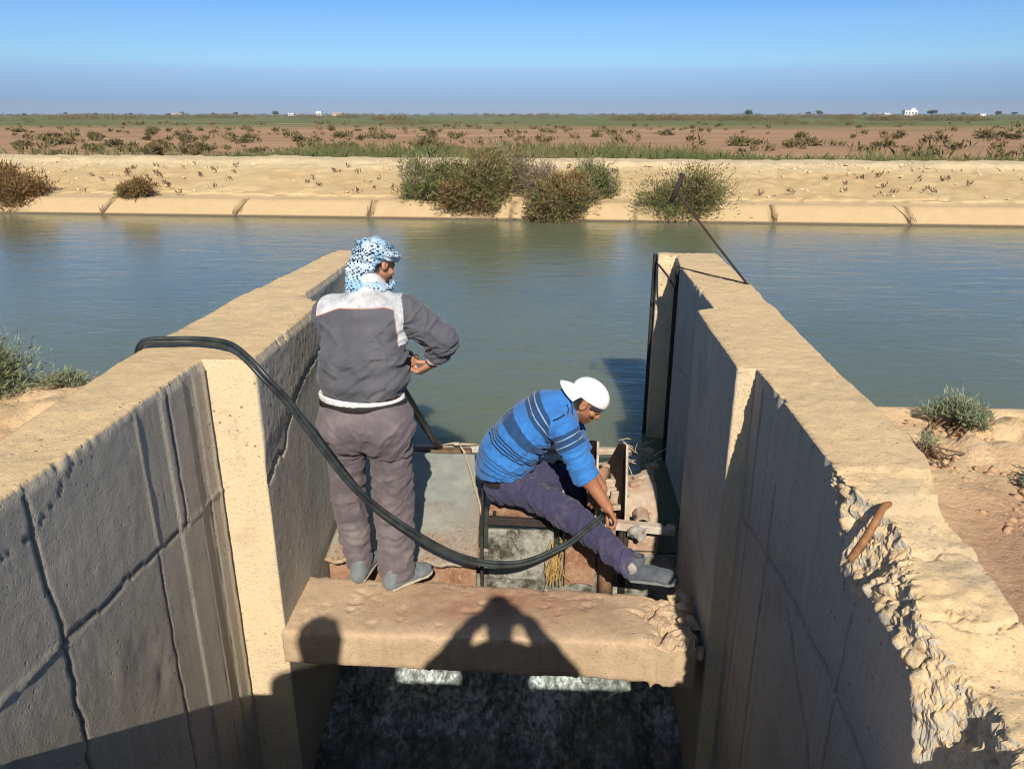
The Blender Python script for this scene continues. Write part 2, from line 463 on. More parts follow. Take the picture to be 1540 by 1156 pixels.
P[:, 2] += .028 * smooth(3, -3, P[:, 0] * .5) * smooth(1, 5, o)
mesh('far_bank', P, grid_faces(len(xs), len(prof)), M['bank'], attrs={'joint': joint}, kind='structure')

# ---- field to the horizon
ys = np.concatenate([np.linspace(24, 60, 37), np.linspace(62, 200, 70), [230, 280, 350, 450, 600, 900, 1500, 2600, 4200, 6000]])
xf = np.concatenate([[-6000, -2500, -1000, -500, -250], np.linspace(-150, 150, 101), [250, 500, 1000, 2500, 6000]])
Xg, Yg = np.meshgrid(xf, ys, indexing='ij')
P = np.stack([Xg, Yg, Xg * 0], -1).reshape(-1, 3)
P[:, 2] = -.02 + fbm(P * .06, 3, 8) * .10 * (np.abs(P[:, 0]) < 400) * smooth(6000, 200, P[:, 1])
mesh('field', P, grid_faces(len(xf), len(ys), True)[:, ::-1], M['field'], kind='structure')

# ---- canal water
xs = np.concatenate([[-900, -200, -60], np.linspace(-24, 24, 60), [60, 200, 900]])
Xg, Tg = np.meshgrid(xs, np.linspace(0, 1, 50), indexing='ij')
Y0 = 3.72 + np.maximum(np.abs(Xg) - 24, 0) * 0
Yg = Y0 + (bank_y(Xg) + .3 - Y0) * Tg
P = np.stack([Xg, Yg, Xg * 0 + WATER_Z], -1).reshape(-1, 3)
mesh('canal_water', P, grid_faces(len(xs), 50), M['water'], kind='structure')

# ---- near banks (left and right of the channel)
def near_bank(side):
    if side < 0:
        xs = np.concatenate([[-900, -200, -60, -25, -12], np.arange(-6, -1.55, .028)])
    else:
        xs = np.concatenate([np.arange(1.0, 6, .028), [12, 25, 60, 200, 900]])
    ys = np.concatenate([[-300, -80, -20, -6, -2], np.arange(-.6, 2.95, .028), [3.05, 3.5, 4.0, 4.6, 5.2, 6.2, 7.5]])
    Xg, Yg = np.meshgrid(xs, ys, indexing='ij')
    P = np.stack([Xg, Yg, Xg * 0], -1).reshape(-1, 3)
    crest = 2.84 if side < 0 else 2.64
    gz = 1.20 if side < 0 else 1.225
    z = np.where(P[:, 1] < crest, gz, gz - (P[:, 1] - crest) / 1.25)
    land = smooth(crest, crest - .10, P[:, 1])
    clod = fbm(P * [4, 4, 1], 5, 40 + side) * .05 + np.maximum(fbm(P * [11, 11, 1], 4, 50 + side), 0) * .07
    if side > 0:
        m = smooth(.12, .45, P[:, 0] - 1.12 + .45 * np.minimum(P[:, 1] - 2.0, 0) + .1 * fbm(P * 3, 2, 5))
        z = z - .10 * land * smooth(2.2, 1.2, P[:, 1]) - .03 * land
        amp = .35 + 1.5 * m * smooth(1.75, 2.1, P[:, 1])
    else:
        amp = .9
    P[:, 2] = z + land * clod * amp
    sand = smooth(1.80, 2.15, P[:, 1] - .35 * (P[:, 0] - 1.3) * (side > 0) + .15 * fbm(P * [4, 4, 0], 4, 12))
    return mesh('canal_bank', P, grid_faces(len(xs), len(ys), True)[:, ::-1], M['soil'], attrs={'sand': sand}, kind='structure')
near_bank(-1); near_bank(1)

def rock(c, r, seed, name='rubble', mat='stone', squash=(1, 1, 1)):
    import bmesh
    bm = bmesh.new(); bmesh.ops.create_icosphere(bm, subdivisions=3, radius=1)
    V = np.array([v.co[:] for v in bm.verts])
    k = 1 + .32 * fbm(V * 1.3 + seed * 3.1, 3, seed) + .14 * fbm(V * 4 + seed, 3, seed + 1)
    V = V * k[:, None]
    rr = np.random.default_rng(seed)
    for _ in range(7):      # flat fracture planes
        nn = rr.normal(size=3); nn /= np.linalg.norm(nn); dd = rr.uniform(.55, .8)
        ov = np.maximum(V @ nn - dd, 0); V -= ov[:, None] * nn * .9
    V = V * r * np.array(squash) + np.array(c)
    F = np.array([[v.index for v in f.verts] for f in bm.faces]); bm.free()
    return V, F

# ---- walls: a plan polyline swept with a fine profile
def resample(pts, step):
    pts = np.array(pts, float); out = [pts[0]]
    for a, b in zip(pts[:-1], pts[1:]):
        n = max(1, int(round(np.linalg.norm((b - a)[:2]) / step)))
        for k in range(1, n + 1): out.append(a + (b - a) * k / n)
    return np.array(out)

def wall(side, inner, outer, label, feat, step, zrow, ztop=None, name='concrete_wall'):
    """inner: (x, y) plan line; outer(y) -> x; side +1 right / -1 left (solid lies on that side)"""
    pl = resample([(x, y, 0) for x, y in inner if y > 2.0], step)
    pl = np.vstack([pl, resample([(pl[-1, 0], pl[-1, 1], 0), (inner[-1][0], 2.0, 0)], step)[1:], resample([(inner[-1][0], 2.0, 0), (inner[-1][0], inner[-1][1], 0)], step * (.6 if side > 0 else 1))[1:]])
    n = len(pl)
    # plan normals pointing to the channel
    tg = np.gradient(pl[:, :2], axis=0); tg /= np.linalg.norm(tg, axis=1)[:, None] + 1e-9
    nr = np.stack([-tg[:, 1], tg[:, 0]], -1)
    k = np.array([.2, .6, 1, .6, .2]); k /= k.sum()
    nr = np.stack([np.convolve(np.pad(nr[:, i], 2, 'edge'), k, 'valid') for i in range(2)], -1)
    nr *= np.sign(-side * (nr[:, 0:1] + 0) + 1e-9) if False else 1
    if (nr[:, 0].mean() * side) > 0: nr = -nr
    y = pl[:, 1]
    if ztop is None: zt = np.full(n, 1.30); ze = zt.copy(); xe = pl[:, 0].copy()
    else: zt, ze, xe = ztop(y, pl[:, 0])
    zt = zt + .008 * fbm(np.stack([y * 2, y * 0, y * 0], -1), 3, 5)
    ze = np.minimum(ze, zt - .001)
    rows = []
    zr = np.concatenate([[-2.0, -1.6], np.arange(-1.3, .9999, zrow), [1.0]])
    fr = (zr + 2.0) / 3.0
    for f in fr[:-1]:
        z = -2.0 + f * (ze - .02 + 2.0)
        rows.append((np.stack([pl[:, 0], y, z], -1), 'in'))
    nb = 3 if ztop is None else 26
    for t in np.linspace(0, 1, nb):
        t2 = t
        a = np.stack([pl[:, 0] + (xe - pl[:, 0]) * t2, y, (ze - .02) + (zt - (ze - .02)) * (t ** .8)], -1)
        if ztop is None: a[:, 0] += side * .006 * t
        rows.append((a, 'edge'))
    xo = outer(y)
    for t in np.linspace(0, 1, 34)[1:]:
        x0 = rows[-1][0][:, 0] if t < .03 else None
        a = np.stack([(xe + side * .006) * (1 - t) + xo * t, y, zt], -1)
        rows.append((a, 'top'))
    for z in (1.1, .8, .4, 0, -.5, -1.2, -2.0):
        a = np.stack([xo + side * (.01 + .02 * (1.3 - z)), y, np.minimum(zt - .02, z)], -1); rows.append((a, 'out'))
    P = np.stack([r[0] for r in rows], 1)          # (n, m, 3)
    m = P.shape[1]
    kinds = np.array([r[1] for r in rows])
    Q = P.reshape(-1, 3).copy()
    N = np.zeros_like(P)
    isin = kinds == 'in'; ised = kinds == 'edge'; istop = kinds == 'top'; isout = kinds == 'out'
    N[:, isin | ised, 0] = nr[:, None, 0]; N[:, isin | ised, 1] = nr[:, None, 1]
    if ised.any():
        N[:, ised, 2] = .6
    N[:, istop, 2] = 1; N[:, isout, 0] = side
    N = N.reshape(-1, 3)
    d = feat(Q, np.repeat(np.arange(n), m), np.tile(kinds, n), np.repeat(nr[:, 0], m))
    Q += N * d[:, None]
    if ztop is not None:
        br_ = ((np.tile(kinds, n) == 'edge') & (Q[:, 1] < 1.95)).astype(float)[:, None]
        Q += br_ * .010 * np.stack([fbm(Q * 34 + 7 * k, 3, 240 + k) for k in range(3)], -1)
    # chipped arrises
    P2 = Q.reshape(n, m, 3)
    ch = np.maximum(fbm(np.stack([pl[:, 0] * 22, y * 22, y * 0], -1), 4, 77 + side) - .16, 0) * .06 * smooth(-.15, .35, fbm(np.stack([pl[:, 0] * 2.3, y * 2.3, y * 0], -1), 2, 90 + side)) + .003 * vnoise(np.stack([y * 80, pl[:, 0] * 80, y * 0], -1), 3)
    dist = np.abs(P[:, :, 2] - zt[:, None])
    fall = np.where(isin[None, :] | ised[None, :], np.clip(1 - dist / .04, 0, 1), 0)
    ft = np.where(istop[None, :], np.clip(1 - np.abs(P[:, :, 0] - xe[:, None]) / .025, 0, 1), 0)
    P2[:, :, 0] -= (nr[:, 0:1] * ch[:, None]) * fall; P2[:, :, 1] -= (nr[:, 1:2] * ch[:, None]) * fall
    P2[:, :, 2] -= ch[:, None] * (np.where(ised[None, :], .55, 0) + ft * .5)
    f = grid_faces(n, m, side > 0)
    capA = np.arange(m); capB = (n - 1) * m + np.arange(m)
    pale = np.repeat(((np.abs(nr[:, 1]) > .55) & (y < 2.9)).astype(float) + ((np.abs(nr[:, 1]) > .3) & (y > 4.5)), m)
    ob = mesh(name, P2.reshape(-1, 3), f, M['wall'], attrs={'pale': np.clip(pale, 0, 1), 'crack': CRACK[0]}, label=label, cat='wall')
    me = ob.data
    import bmesh
    bm = bmesh.new(); bm.from_mesh(me); bm.verts.ensure_lookup_table()
    for c in (capA, capB):
        try: bm.faces.new([bm.verts[int(i)] for i in c])
        except ValueError: pass
    bmesh.ops.recalc_face_normals(bm, faces=bm.faces)
    for fc in bm.faces:
        cc = fc.calc_center_median()
        fc.smooth = len(fc.verts) == 4 and not (side > 0 and cc.y < 1.95 and cc.z > .7 and cc.x > .803 and cc.x < 1.0 and abs(fc.normal.z) < .93)
    bm.to_mesh(me); bm.free()
    return ob

def line_d(Y, Z, pts, wob=.004, seed=0):
    """distance of (Y,Z) to a jittered polyline"""
    w = wob * fbm(np.stack([Y * 14, Z * 14, Y * 0 + seed], -1), 3, 60 + seed)
    w2 = wob * fbm(np.stack([Y * 14, Z * 14, Y * 0 + seed + 9], -1), 3, 61 + seed)
    Y = Y + w; Z = Z + w2
    d = np.full(len(Y), 9.0)
    for (a, b), (c, e) in zip(pts[:-1], pts[1:]):
        vx, vz = c - a, e - b; L = vx * vx + vz * vz
        t = np.clip(((Y - a) * vx + (Z - b) * vz) / L, 0, 1)
        d = np.minimum(d, np.hypot(Y - a - t * vx, Z - b - t * vz))
    return d

def feat_common(Q, kinds, seed):
    flat = np.isin(kinds, ('in',)); top = kinds == 'top'
    d = np.where(flat, fbm(Q * [2.2, 2.2, 2.2], 2, seed) * .0014 + fbm(Q * 26, 3, seed + 3) * .0008, 0)
    d += np.where(top, fbm(Q * [5, 5, 1], 4, seed + 8) * .008 + fbm(Q * [30, 30, 1], 3, seed + 5) * .003, 0)
    d += np.where(kinds == 'edge', fbm(Q * 12, 3, seed + 9) * .003, 0)
    return d

CRACK = []
def feat_left(Q, idx, kinds, nx):
    d = feat_common(Q, kinds, 100)
    Y, Z = Q[:, 1], Q[:, 2]
    near = (Q[:, 0] < -1.33) & (Y < 2.84) & (kinds == 'in') & (np.abs(nx) > .8)
    # smooth plastered strip beside the step, rough cast further left
    smoothstrip = smooth(2.28, 2.34, Y)
    d = np.where(near, d * (1 - .75 * smoothstrip), d)
    d += near * (1 - smoothstrip) * (fbm(Q * [3, 3, 3], 3, 140) * .0016 + np.abs(fbm(Q * 17, 3, 141)) * .0014)
    def groove(pts, w, dep, wob=.006, s=0):
        return -dep * np.exp(-(line_d(Y, Z, pts, wob, s) / w) ** 2)
    g = groove([(1.715, 1.35), (1.722, 1.0), (1.735, .78), (1.722, .5), (1.72, -.6)], .0065, .014, .02, 1)
    g += groove([(2.28, .76), (2.27, .4), (2.255, -.6)], .005, .010, .012, 2)
    g += groove([(2.495, 1.35), (2.49, 1.0), (2.50, .86), (2.485, .73)], .006, .016, .016, 3)
    g += groove([(2.38, 1.35), (2.378, .76)], .003, .005, .004, 4)
    g += groove([(1.72, .785), (1.95, .765), (2.28, .752), (2.50, .735)], .006, .014, .014, 5)
    g += groove([(1.3, .98), (1.5, 1.10), (1.62, 1.15), (1.72, 1.17), (1.84, 1.18), (1.93, 1.27)], .003, .010, .03, 6)
    g += groove([(2.70, .74), (2.69, -.8)], .003, .006, .004, 7)
    g += groove([(2.60, .55), (2.595, -.8)], .003, .004, .004, 8)
    r = -groove([(2.282, 1.33), (2.284, .76)], .0055, .010, .004, 11)
    r += -groove([(2.789, 1.33), (2.789, -1.2)], .008, .016, .004, 12)
    r += -groove([(2.62, 1.33), (2.615, -.5)], .0035, .005, .003, 13)
    r += -groove([(2.50, .735), (2.93, .715)], .006, .012, .004, 14)
    r += -groove([(1.72, .785), (1.3, .81)], .006, .012, .006, 15)
    # board steps between the ridges
    st = .006 * (smooth(2.44, 2.445, Y) - smooth(2.62, 2.625, Y)) + .004 * smooth(2.70, 2.705, Y)
    CRACK[:] = [np.clip(near * -g / .009, 0, 1)]
    d += near * (g * .55 + r * .5 + st)
    # dents
    for (cy, cz, ry, rz, dep) in ((2.1, .45, .09, .07, -.003), (1.95, .55, .05, .09, .003), (2.16, .3, .035, .05, -.005), (1.88, .2, .03, .08, .003)):
        d += near * dep * np.exp(-((Y - cy) / ry) ** 2 - ((Z - cz) / rz) ** 2)
    far = (Y > 2.83) & (kinds == 'in')
    crack = line_d(Y, Z, [(2.84, .74), (3.1, .80), (3.25, .95), (3.45, 1.02), (3.9, 1.1)], .03, 20)
    up = far * smooth(.85, 1.0, Z - .22 * (Y - 3.1))
    d += up * (.007 + np.abs(fbm(Q * 34, 3, 150)) * .004)
    d += far * (np.abs(fbm(Q * [30, 30, 30], 3, 155)) * .002 + fbm(Q * 4, 2, 156) * .0015) - far * .022 * np.exp(-(crack / .009) ** 2)
    return d

def feat_right(Q, idx, kinds, nx):
    d = feat_common(Q, kinds, 200)
    Y, Z = Q[:, 1], Q[:, 2]
    near = (Y < 2.80) & (kinds == 'in') & (np.abs(nx) > .8)
    def groove(pts, w, dep, wob=.006, s=0):
        return -dep * np.exp(-(line_d(Y, Z, pts, wob, s) / w) ** 2)
    g = groove([(2.70, 1.35), (2.705, -1.3)], .007, .020, .006, 1)
    g += groove([(2.42, 1.0), (2.40, -1.3)], .006, .014, .008, 2)
    g += groove([(2.55, 1.2), (2.545, -1.3)], .004, .008, .006, 3)
    g += groove([(1.70, 1.0), (1.72, -.3)], .005, .010, .01, 4)
    g += groove([(2.78, .66), (2.3, .73), (1.8, .74), (1.5, .70), (1.0, .68)], .008, .014, .014, 5)
    g += groove([(2.15, .68), (1.85, .45), (1.6, .1), (1.45, -.2)], .010, .014, .02, 6)
    CRACK[:] = [np.clip(near * -g / .009, 0, 1) * .42]
    d += near * g * .6
    d += ((Y > 2.83) & (kinds == 'in')) * (np.abs(fbm(Q * 16, 4, 210)) * .006 - .016 * np.exp(-(line_d(Y, Z, [(4.9, .62), (4.3, .72), (3.9, .60), (3.3, .35), (2.9, .2)], .03, 30) / .008) ** 2))
    d += (kinds == 'edge') * (Y < 1.95) * (fbm(Q * 20, 3, 220) * .018 + np.abs(fbm(Q * 30, 4, 222)) * .014 + np.abs(fbm(Q * 80, 2, 221)) * .008)
    d += (kinds == 'top') * (Y < 1.95) * (fbm(Q * [9, 9, 1], 5, 230, .6) * .014 - .010 * np.exp(-(line_d(Q[:, 0], Y, [(.9, 1.66), (1.08, 1.64)], .05, 7) / .008) ** 2) - .012 * np.exp(-(line_d(Q[:, 0], Y, [(.84, 1.46), (1.08, 1.45)], .05, 8) / .008) ** 2))
    return d

wall(-1, [(-1.28, 5.43), (-1.285, 4.95), (-1.36, 4.93), (-1.36, 3.95), (-1.215, 3.80), (-1.205, 2.83), (-1.40, 2.81), (-1.40, .2)],
     lambda y: np.interp(y, [0, 2.0, 2.6, 3.0, 4.0, 5.43], [-1.66, -1.665, -1.70, -1.735, -1.68, -1.57]) - .012 * fbm(np.stack([y * 3, y * 0, y * 0], -1), 3, 71),
     'long sandy concrete wall with a black hose looped over its top and the standing man against it', feat_left, .0085, .0115)

def ztop_right(y, x):
    ks = [0.2, 1.03, 1.15, 1.30, 1.345, 1.40, 1.44, 1.50, 1.65, 1.68, 1.79, 1.81, 1.84, 1.92, 1.96, 6]
    zt = np.interp(y, ks, [1.05, 1.10, 1.115, 1.115, 1.125, 1.15, 1.17, 1.18, 1.20, 1.215, 1.245, 1.26, 1.28, 1.29, 1.30, 1.30])
    ky = [.2, 1.02, 1.06, 1.14, 1.26, 1.34, 1.36, 1.40, 1.44, 1.50, 1.65, 1.68, 1.74, 1.79, 1.84, 1.92, 1.95, 6]
    kx = [.0, .0, .05, .095, .10, .075, .065, .060, .040, .056, .088, .10, .10, .082, .03, .004, 0, 0]
    kd = [.02, .03, .12, .30, .26, .08, .05, .05, .05, .06, .07, .16, .19, .16, .10, .03, .02, .02]
    xo = np.interp(y, ky, kx); dp = np.interp(y, ky, kd)
    return zt, zt - dp, x + xo
rwall = wall(1, [(.745, 5.43), (.745, 5.34), (.868, 5.32), (.83, 4.90), (.825, 3.79), (.735, 3.74), (.728, 2.83), (.80, 2.81), (.80, .2)],
     lambda y: np.interp(y, [0, 1.2, 1.5, 1.66, 1.81, 2.06, 2.43, 2.77, 4.33, 5.43], [1.00, 1.03, 1.05, 1.06, 1.03, 1.09, 1.09, 1.10, 1.15, 1.157]) + .012 * fbm(np.stack([y * 4, y * 0, y * 0], -1), 3, 72),
     'sandy concrete wall in shade with a broken crumbling top edge and a rusty steel channel at its end', feat_right, .0085, .0125, ztop_right)

rg_ = np.random.default_rng(44); Vr = []; Fr = []; c_ = 0
for k in range(46):
    yy = rg_.choice([rg_.uniform(1.58, 1.90), rg_.uniform(1.08, 1.36), rg_.uniform(1.27, 1.6)], p=[.42, .0, .58])
    zt_, ze_, xe_ = ztop_right(np.array([yy]), np.array([.80]))
    u = rg_.random()
    V, F = rock((.80 + (xe_[0] - .80) * u + .006, yy, ze_[0] - .01 + (zt_[0] - ze_[0]) * u ** .8 - .008), rg_.uniform(.008, .026), 500 + k)
    Vr.append(V); Fr.append(F + c_); c_ += len(V)
mesh('broken_aggregate', np.vstack(Vr), np.vstack(Fr), M['stone'], rwall, False)
# steel guide channels in the end slot of the right wall
t = thing('steel_guide', (.70, 5.0, -.1), 'dark rusted steel guide channel standing against the end of the crumbling wall', 'steel guide')
MB().box((.732, 5.425, .46), (.022, .04, 1.66), None, .004).build('post', M['dark_steel'], t)
MB().box((.822, 4.95, .53), (.030, .025, 1.5), None, .004).build('post', M['dark_steel'], t)
m = MB(); m.tube([(.74, 5.40, 1.235), (.75, 5.28, 1.23), (.78, 5.1, 1.2), (.815, 4.96, 1.14)], .007, 6)
m.build('wire', M['dark_steel'], t, True)

# ---- concrete beam (footbridge) between the walls
nx, = (190,)
xs = np.linspace(-1.214, .675, nx)
prof = [(3.30, -.21), (3.29, -.12)] + [(3.275, -.05), (3.262, -.012), (3.245, 0)] + [(y, 0) for y in np.linspace(3.22, 2.86, 40)] \
     + [(2.834, -.001), (2.820, -.004), (2.812, -.009), (2.8075, -.017)] + [(2.806, z) for z in np.linspace(-.04, -.175, 16)] + [(2.808, -.193), (2.815, -.202)] + [(3.05, -.21)]
prof = np.array(prof); m_ = len(prof)
Xg = np.repeat(xs[:, None], m_, 1)
Yg = prof[None, :, 0] + (-.052 * (Xg + 1.2)) * smooth(3.0, 3.3, prof[None, :, 0]) + .0 * Xg
Zg = np.tile(prof[:, 1], (nx, 1)).astype(float)
Zg = Zg - .022 * (Xg + .3) * smooth(2.9, 2.79, Yg) * smooth(-.05, -.19, Zg)
P = np.stack([Xg, Yg, Zg], -1).reshape(-1, 3)
# broken right end
rb = smooth(.40, .66, P[:, 0] + .10 * fbm(P * 5, 3, 9))
ragged = .035 * fbm(np.stack([P[:, 0] * 7, P[:, 1] * 0, P[:, 2] * 3], -1), 4, 14) + .012 * fbm(np.stack([P[:, 0] * 30, P[:, 2] * 20, P[:, 1] * 0], -1), 3, 15)
P[:, 1] += ragged * (smooth(3.12, 3.26, P[:, 1]) + .35 * smooth(2.86, 2.79, P[:, 1]))
P[:, 2] += fbm(P * [4, 4, 4], 3, 11) * .006 + fbm(P * 25, 3, 12) * .0025 - np.maximum(fbm(P * [16, 16, 16], 3, 19) - .32, 0) * .03 - rb * (.010 + np.abs(fbm(P * [8, 8, 3], 3, 13)) * .035 + np.abs(fbm(P * [24, 24, 8], 4, 16)) * .035)
crk = np.minimum(line_d(P[:, 0], P[:, 1], [(.52, 3.1), (.47, 2.98), (.55, 2.92), (.50, 2.82)], .03, 3), line_d(P[:, 0], P[:, 1], [(.47, 2.98), (.40, 3.04)], .03, 4))
crk = np.minimum(crk, line_d(P[:, 0], P[:, 1], [(.58, 3.02), (.62, 2.95), (.56, 2.90)], .03, 5))
P[:, 2] -= .03 * np.exp(-(crk / .009) ** 2)
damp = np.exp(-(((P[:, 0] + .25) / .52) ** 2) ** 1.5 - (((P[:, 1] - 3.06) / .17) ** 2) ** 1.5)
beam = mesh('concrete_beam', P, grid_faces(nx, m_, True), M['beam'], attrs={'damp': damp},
     label='thick sandy concrete beam bridging the channel where the two men have their feet', cat='beam')
import bmesh
bm = bmesh.new(); bm.from_mesh(beam.data); bm.verts.ensure_lookup_table()
for i0 in (0, (nx - 1) * m_): bm.faces.new([bm.verts[i0 + k] for k in range(m_)])
bmesh.ops.recalc_face_normals(bm, faces=bm.faces)
for fc in bm.faces:
    if fc.calc_center_median().x > .46: fc.smooth = False
bm.to_mesh(beam.data); bm.free()

# ---- channel behind and below the beam
for i, (c, r) in enumerate([((.665, 3.10, -.03), .045), ((.69, 3.02, -.05), .05), ((.66, 2.92, -.06), .045), ((.70, 2.86, -.09), .04), ((.62, 3.17, -.015), .03), ((.68, 3.2, -.04), .05), ((.64, 2.99, -.01), .025)]):
    V, F = rock(c, r, 300 + i, squash=(1, 1, .75))
    mesh('rubble_stone', V, F, M['stone'], None, False, label='broken lump of concrete rubble in the shaded gap at the right end of the beam', cat='stone', group='rubble at the end of the beam')

back = MB(); back.box((-.24, 3.75, -1.05), (1.99, .06, 1.86), None, .01)
back.build('gate_sill', M['slime'], None, label='dark wet sill wall below the rusty gate frame', cat='sill')

# chute water
xs = np.linspace(-1.45, .86, 150); ys = np.linspace(.3, 3.72, 190)
Xg, Yg = np.meshgrid(xs, ys, indexing='ij')
zb = np.interp(Yg, [0, 2.6, 2.95, 3.25, 3.5, 3.72], [-1.10, -1.06, -1.04, -.99, -.945, -.90])
P = np.stack([Xg, Yg, zb], -1).reshape(-1, 3)
P[:, 2] += fbm(P * [5, 2.5, 0], 4, 400) * .05 + smooth(2.9, 3.4, P[:, 1]) * (fbm(P * [10, 6, 0], 3, 404) * .09 + np.abs(fbm(P * [26, 20, 0], 3, 405)) * .045) + .03
foam = smooth(2.6, 3.45, P[:, 1]) * .68 + .32 * fbm(P * [6, 3, 0], 4, 406) - .05
foam += .10 * smooth(1.6, 3, P[:, 1])
mesh('chute_water', P, grid_faces(150, 190, True)[:, ::-1], M['chute'], attrs={'foam': foam}, kind='structure')

# deck the photographer stands on, and an unseen block added to cast shade
d = MB(); d.box((-.30, -1.2, .63), (2.18, 5.0, .24), None, .01)
d.build('culvert_deck', M['beam'], None, kind='structure')
d = MB(); d.box((-3.6, .60, 1.45), (3.5, 1.25, 1.15), None, .02)
d.build('shade_block', M['beam'], None, kind='structure')

# ================================================================== CAMERA, SUN, SKY, HAZE
F_PX, H_CAM = 1130.0, 2.23
pitch = math.atan(406 / F_PX)
cam = bpy.data.cameras.new('camera'); co = bpy.data.objects.new('camera', cam); COL.objects.link(co)
cam.sensor_width = 36; cam.lens = 36 * F_PX / 1540; cam.clip_start = .05; cam.clip_end = 20000
co.location = (0, 0, H_CAM); co.rotation_euler = (math.pi / 2 - pitch, 0, R(3.1))
sc.camera = co

SUN_DX, SUN_DY = -0.15, 1.35          # shadow displacement per metre of drop
sun_el = math.atan(1 / math.hypot(SUN_DX, SUN_DY))
to_sun = Vector((-SUN_DX, -SUN_DY, 1)).normalized()
L = bpy.data.lights.new('sun', 'SUN'); L.energy = 4.6; L.angle = R(.53); L.color = (1, .91, .78)
lo = bpy.data.objects.new('sun', L); COL.objects.link(lo); lo.rotation_euler = to_sun.to_track_quat('Z', 'Y').to_euler()

w = bpy.data.worlds.new('World'); sc.world = w; w.use_nodes = True
nt = w.node_tree; nt.nodes.clear()
wo = nt.nodes.new('ShaderNodeOutputWorld'); bg = nt.nodes.new('ShaderNodeBackground'); sky = nt.nodes.new('ShaderNodeTexSky')
sky.sky_type = 'NISHITA'; sky.sun_disc = False; sky.sun_elevation = sun_el
sky.sun_rotation = math.atan2(to_sun.x, to_sun.y)
sky.air_density = 1.0; sky.dust_density = .4; sky.ozone_density = 2.5; sky.altitude = 60
bg.inputs['Strength'].default_value = .085
tc = nt.nodes.new('ShaderNodeTexCoord'); sx = nt.nodes.new('ShaderNodeSeparateXYZ'); nt.links.new(tc.outputs['Generated'], sx.inputs[0])
rp = nt.nodes.new('ShaderNodeValToRGB')           # colour of the low sky: a smog layer, then clear deep blue
SKYR = [(0.0, (.45, .56, .93)), (.016, (.335, .49, .93)), (.036, (.38, .535, .94)), (.046, (.44, .58, .98)), (.060, (.50, .72, 1.02)), (.10, (.49, .71, 1.04)), (.15, (.34, .64, 1.06)), (.5, (.66, .80, .92)), (1, (.9, .9, .9))]
e = rp.color_ramp.elements
while len(e) < len(SKYR): e.new(.5)
for el, (p_, c_) in zip(e, SKYR): el.position = p_; el.color = (*c_, 1)
nt.links.new(sx.outputs['Z'], rp.inputs[0])
mx = nt.nodes.new('ShaderNodeMix'); mx.data_type = 'RGBA'; mx.blend_type = 'MULTIPLY'; mx.inputs[0].default_value = 1
nt.links.new(sky.outputs[0], mx.inputs[6]); nt.links.new(rp.outputs[0], mx.inputs[7])
nt.links.new(mx.outputs[2], bg.inputs[0]); nt.links.new(bg.outputs[0], wo.inputs[0])

sc.view_settings.view_transform = 'Standard'; sc.view_settings.look = 'None'
sc.view_settings.exposure = .42; sc.view_settings.gamma = 1
sc.render.engine = 'CYCLES'
cy = sc.cycles
cy.use_denoising = True; cy.denoiser = 'OPENIMAGEDENOISE'
cy.max_bounces = 6; cy.diffuse_bounces = 4; cy.glossy_bounces = 3; cy.transmission_bounces = 2; cy.volume_bounces = 0
cy.filter_width = 1.15
cy.use_adaptive_sampling = True; cy.adaptive_threshold = .02
# ================================================================== VEGETATION
def leaf_quads(P, D, L, W, rg):
    """quads at points P along unit directions D"""
    n = len(P)
    s = rg.normal(size=(n, 3)); s -= D * (s * D).sum(1)[:, None]; s /= np.linalg.norm(s, axis=1)[:, None]
    L = L * rg.uniform(.6, 1.4, n)[:, None]; W = W * rg.uniform(.6, 1.3, n)[:, None]
    a = P - s * W * .35; b = P + s * W * .35
    c = P + D * L * .55 + s * W * .5; d = P + D * L * .55 - s * W * .5; e = P + D * L
    V = np.stack([a, b, c, e, d], 1).reshape(-1, 3)
    F = np.arange(n * 5).reshape(n, 5)
    return V, F

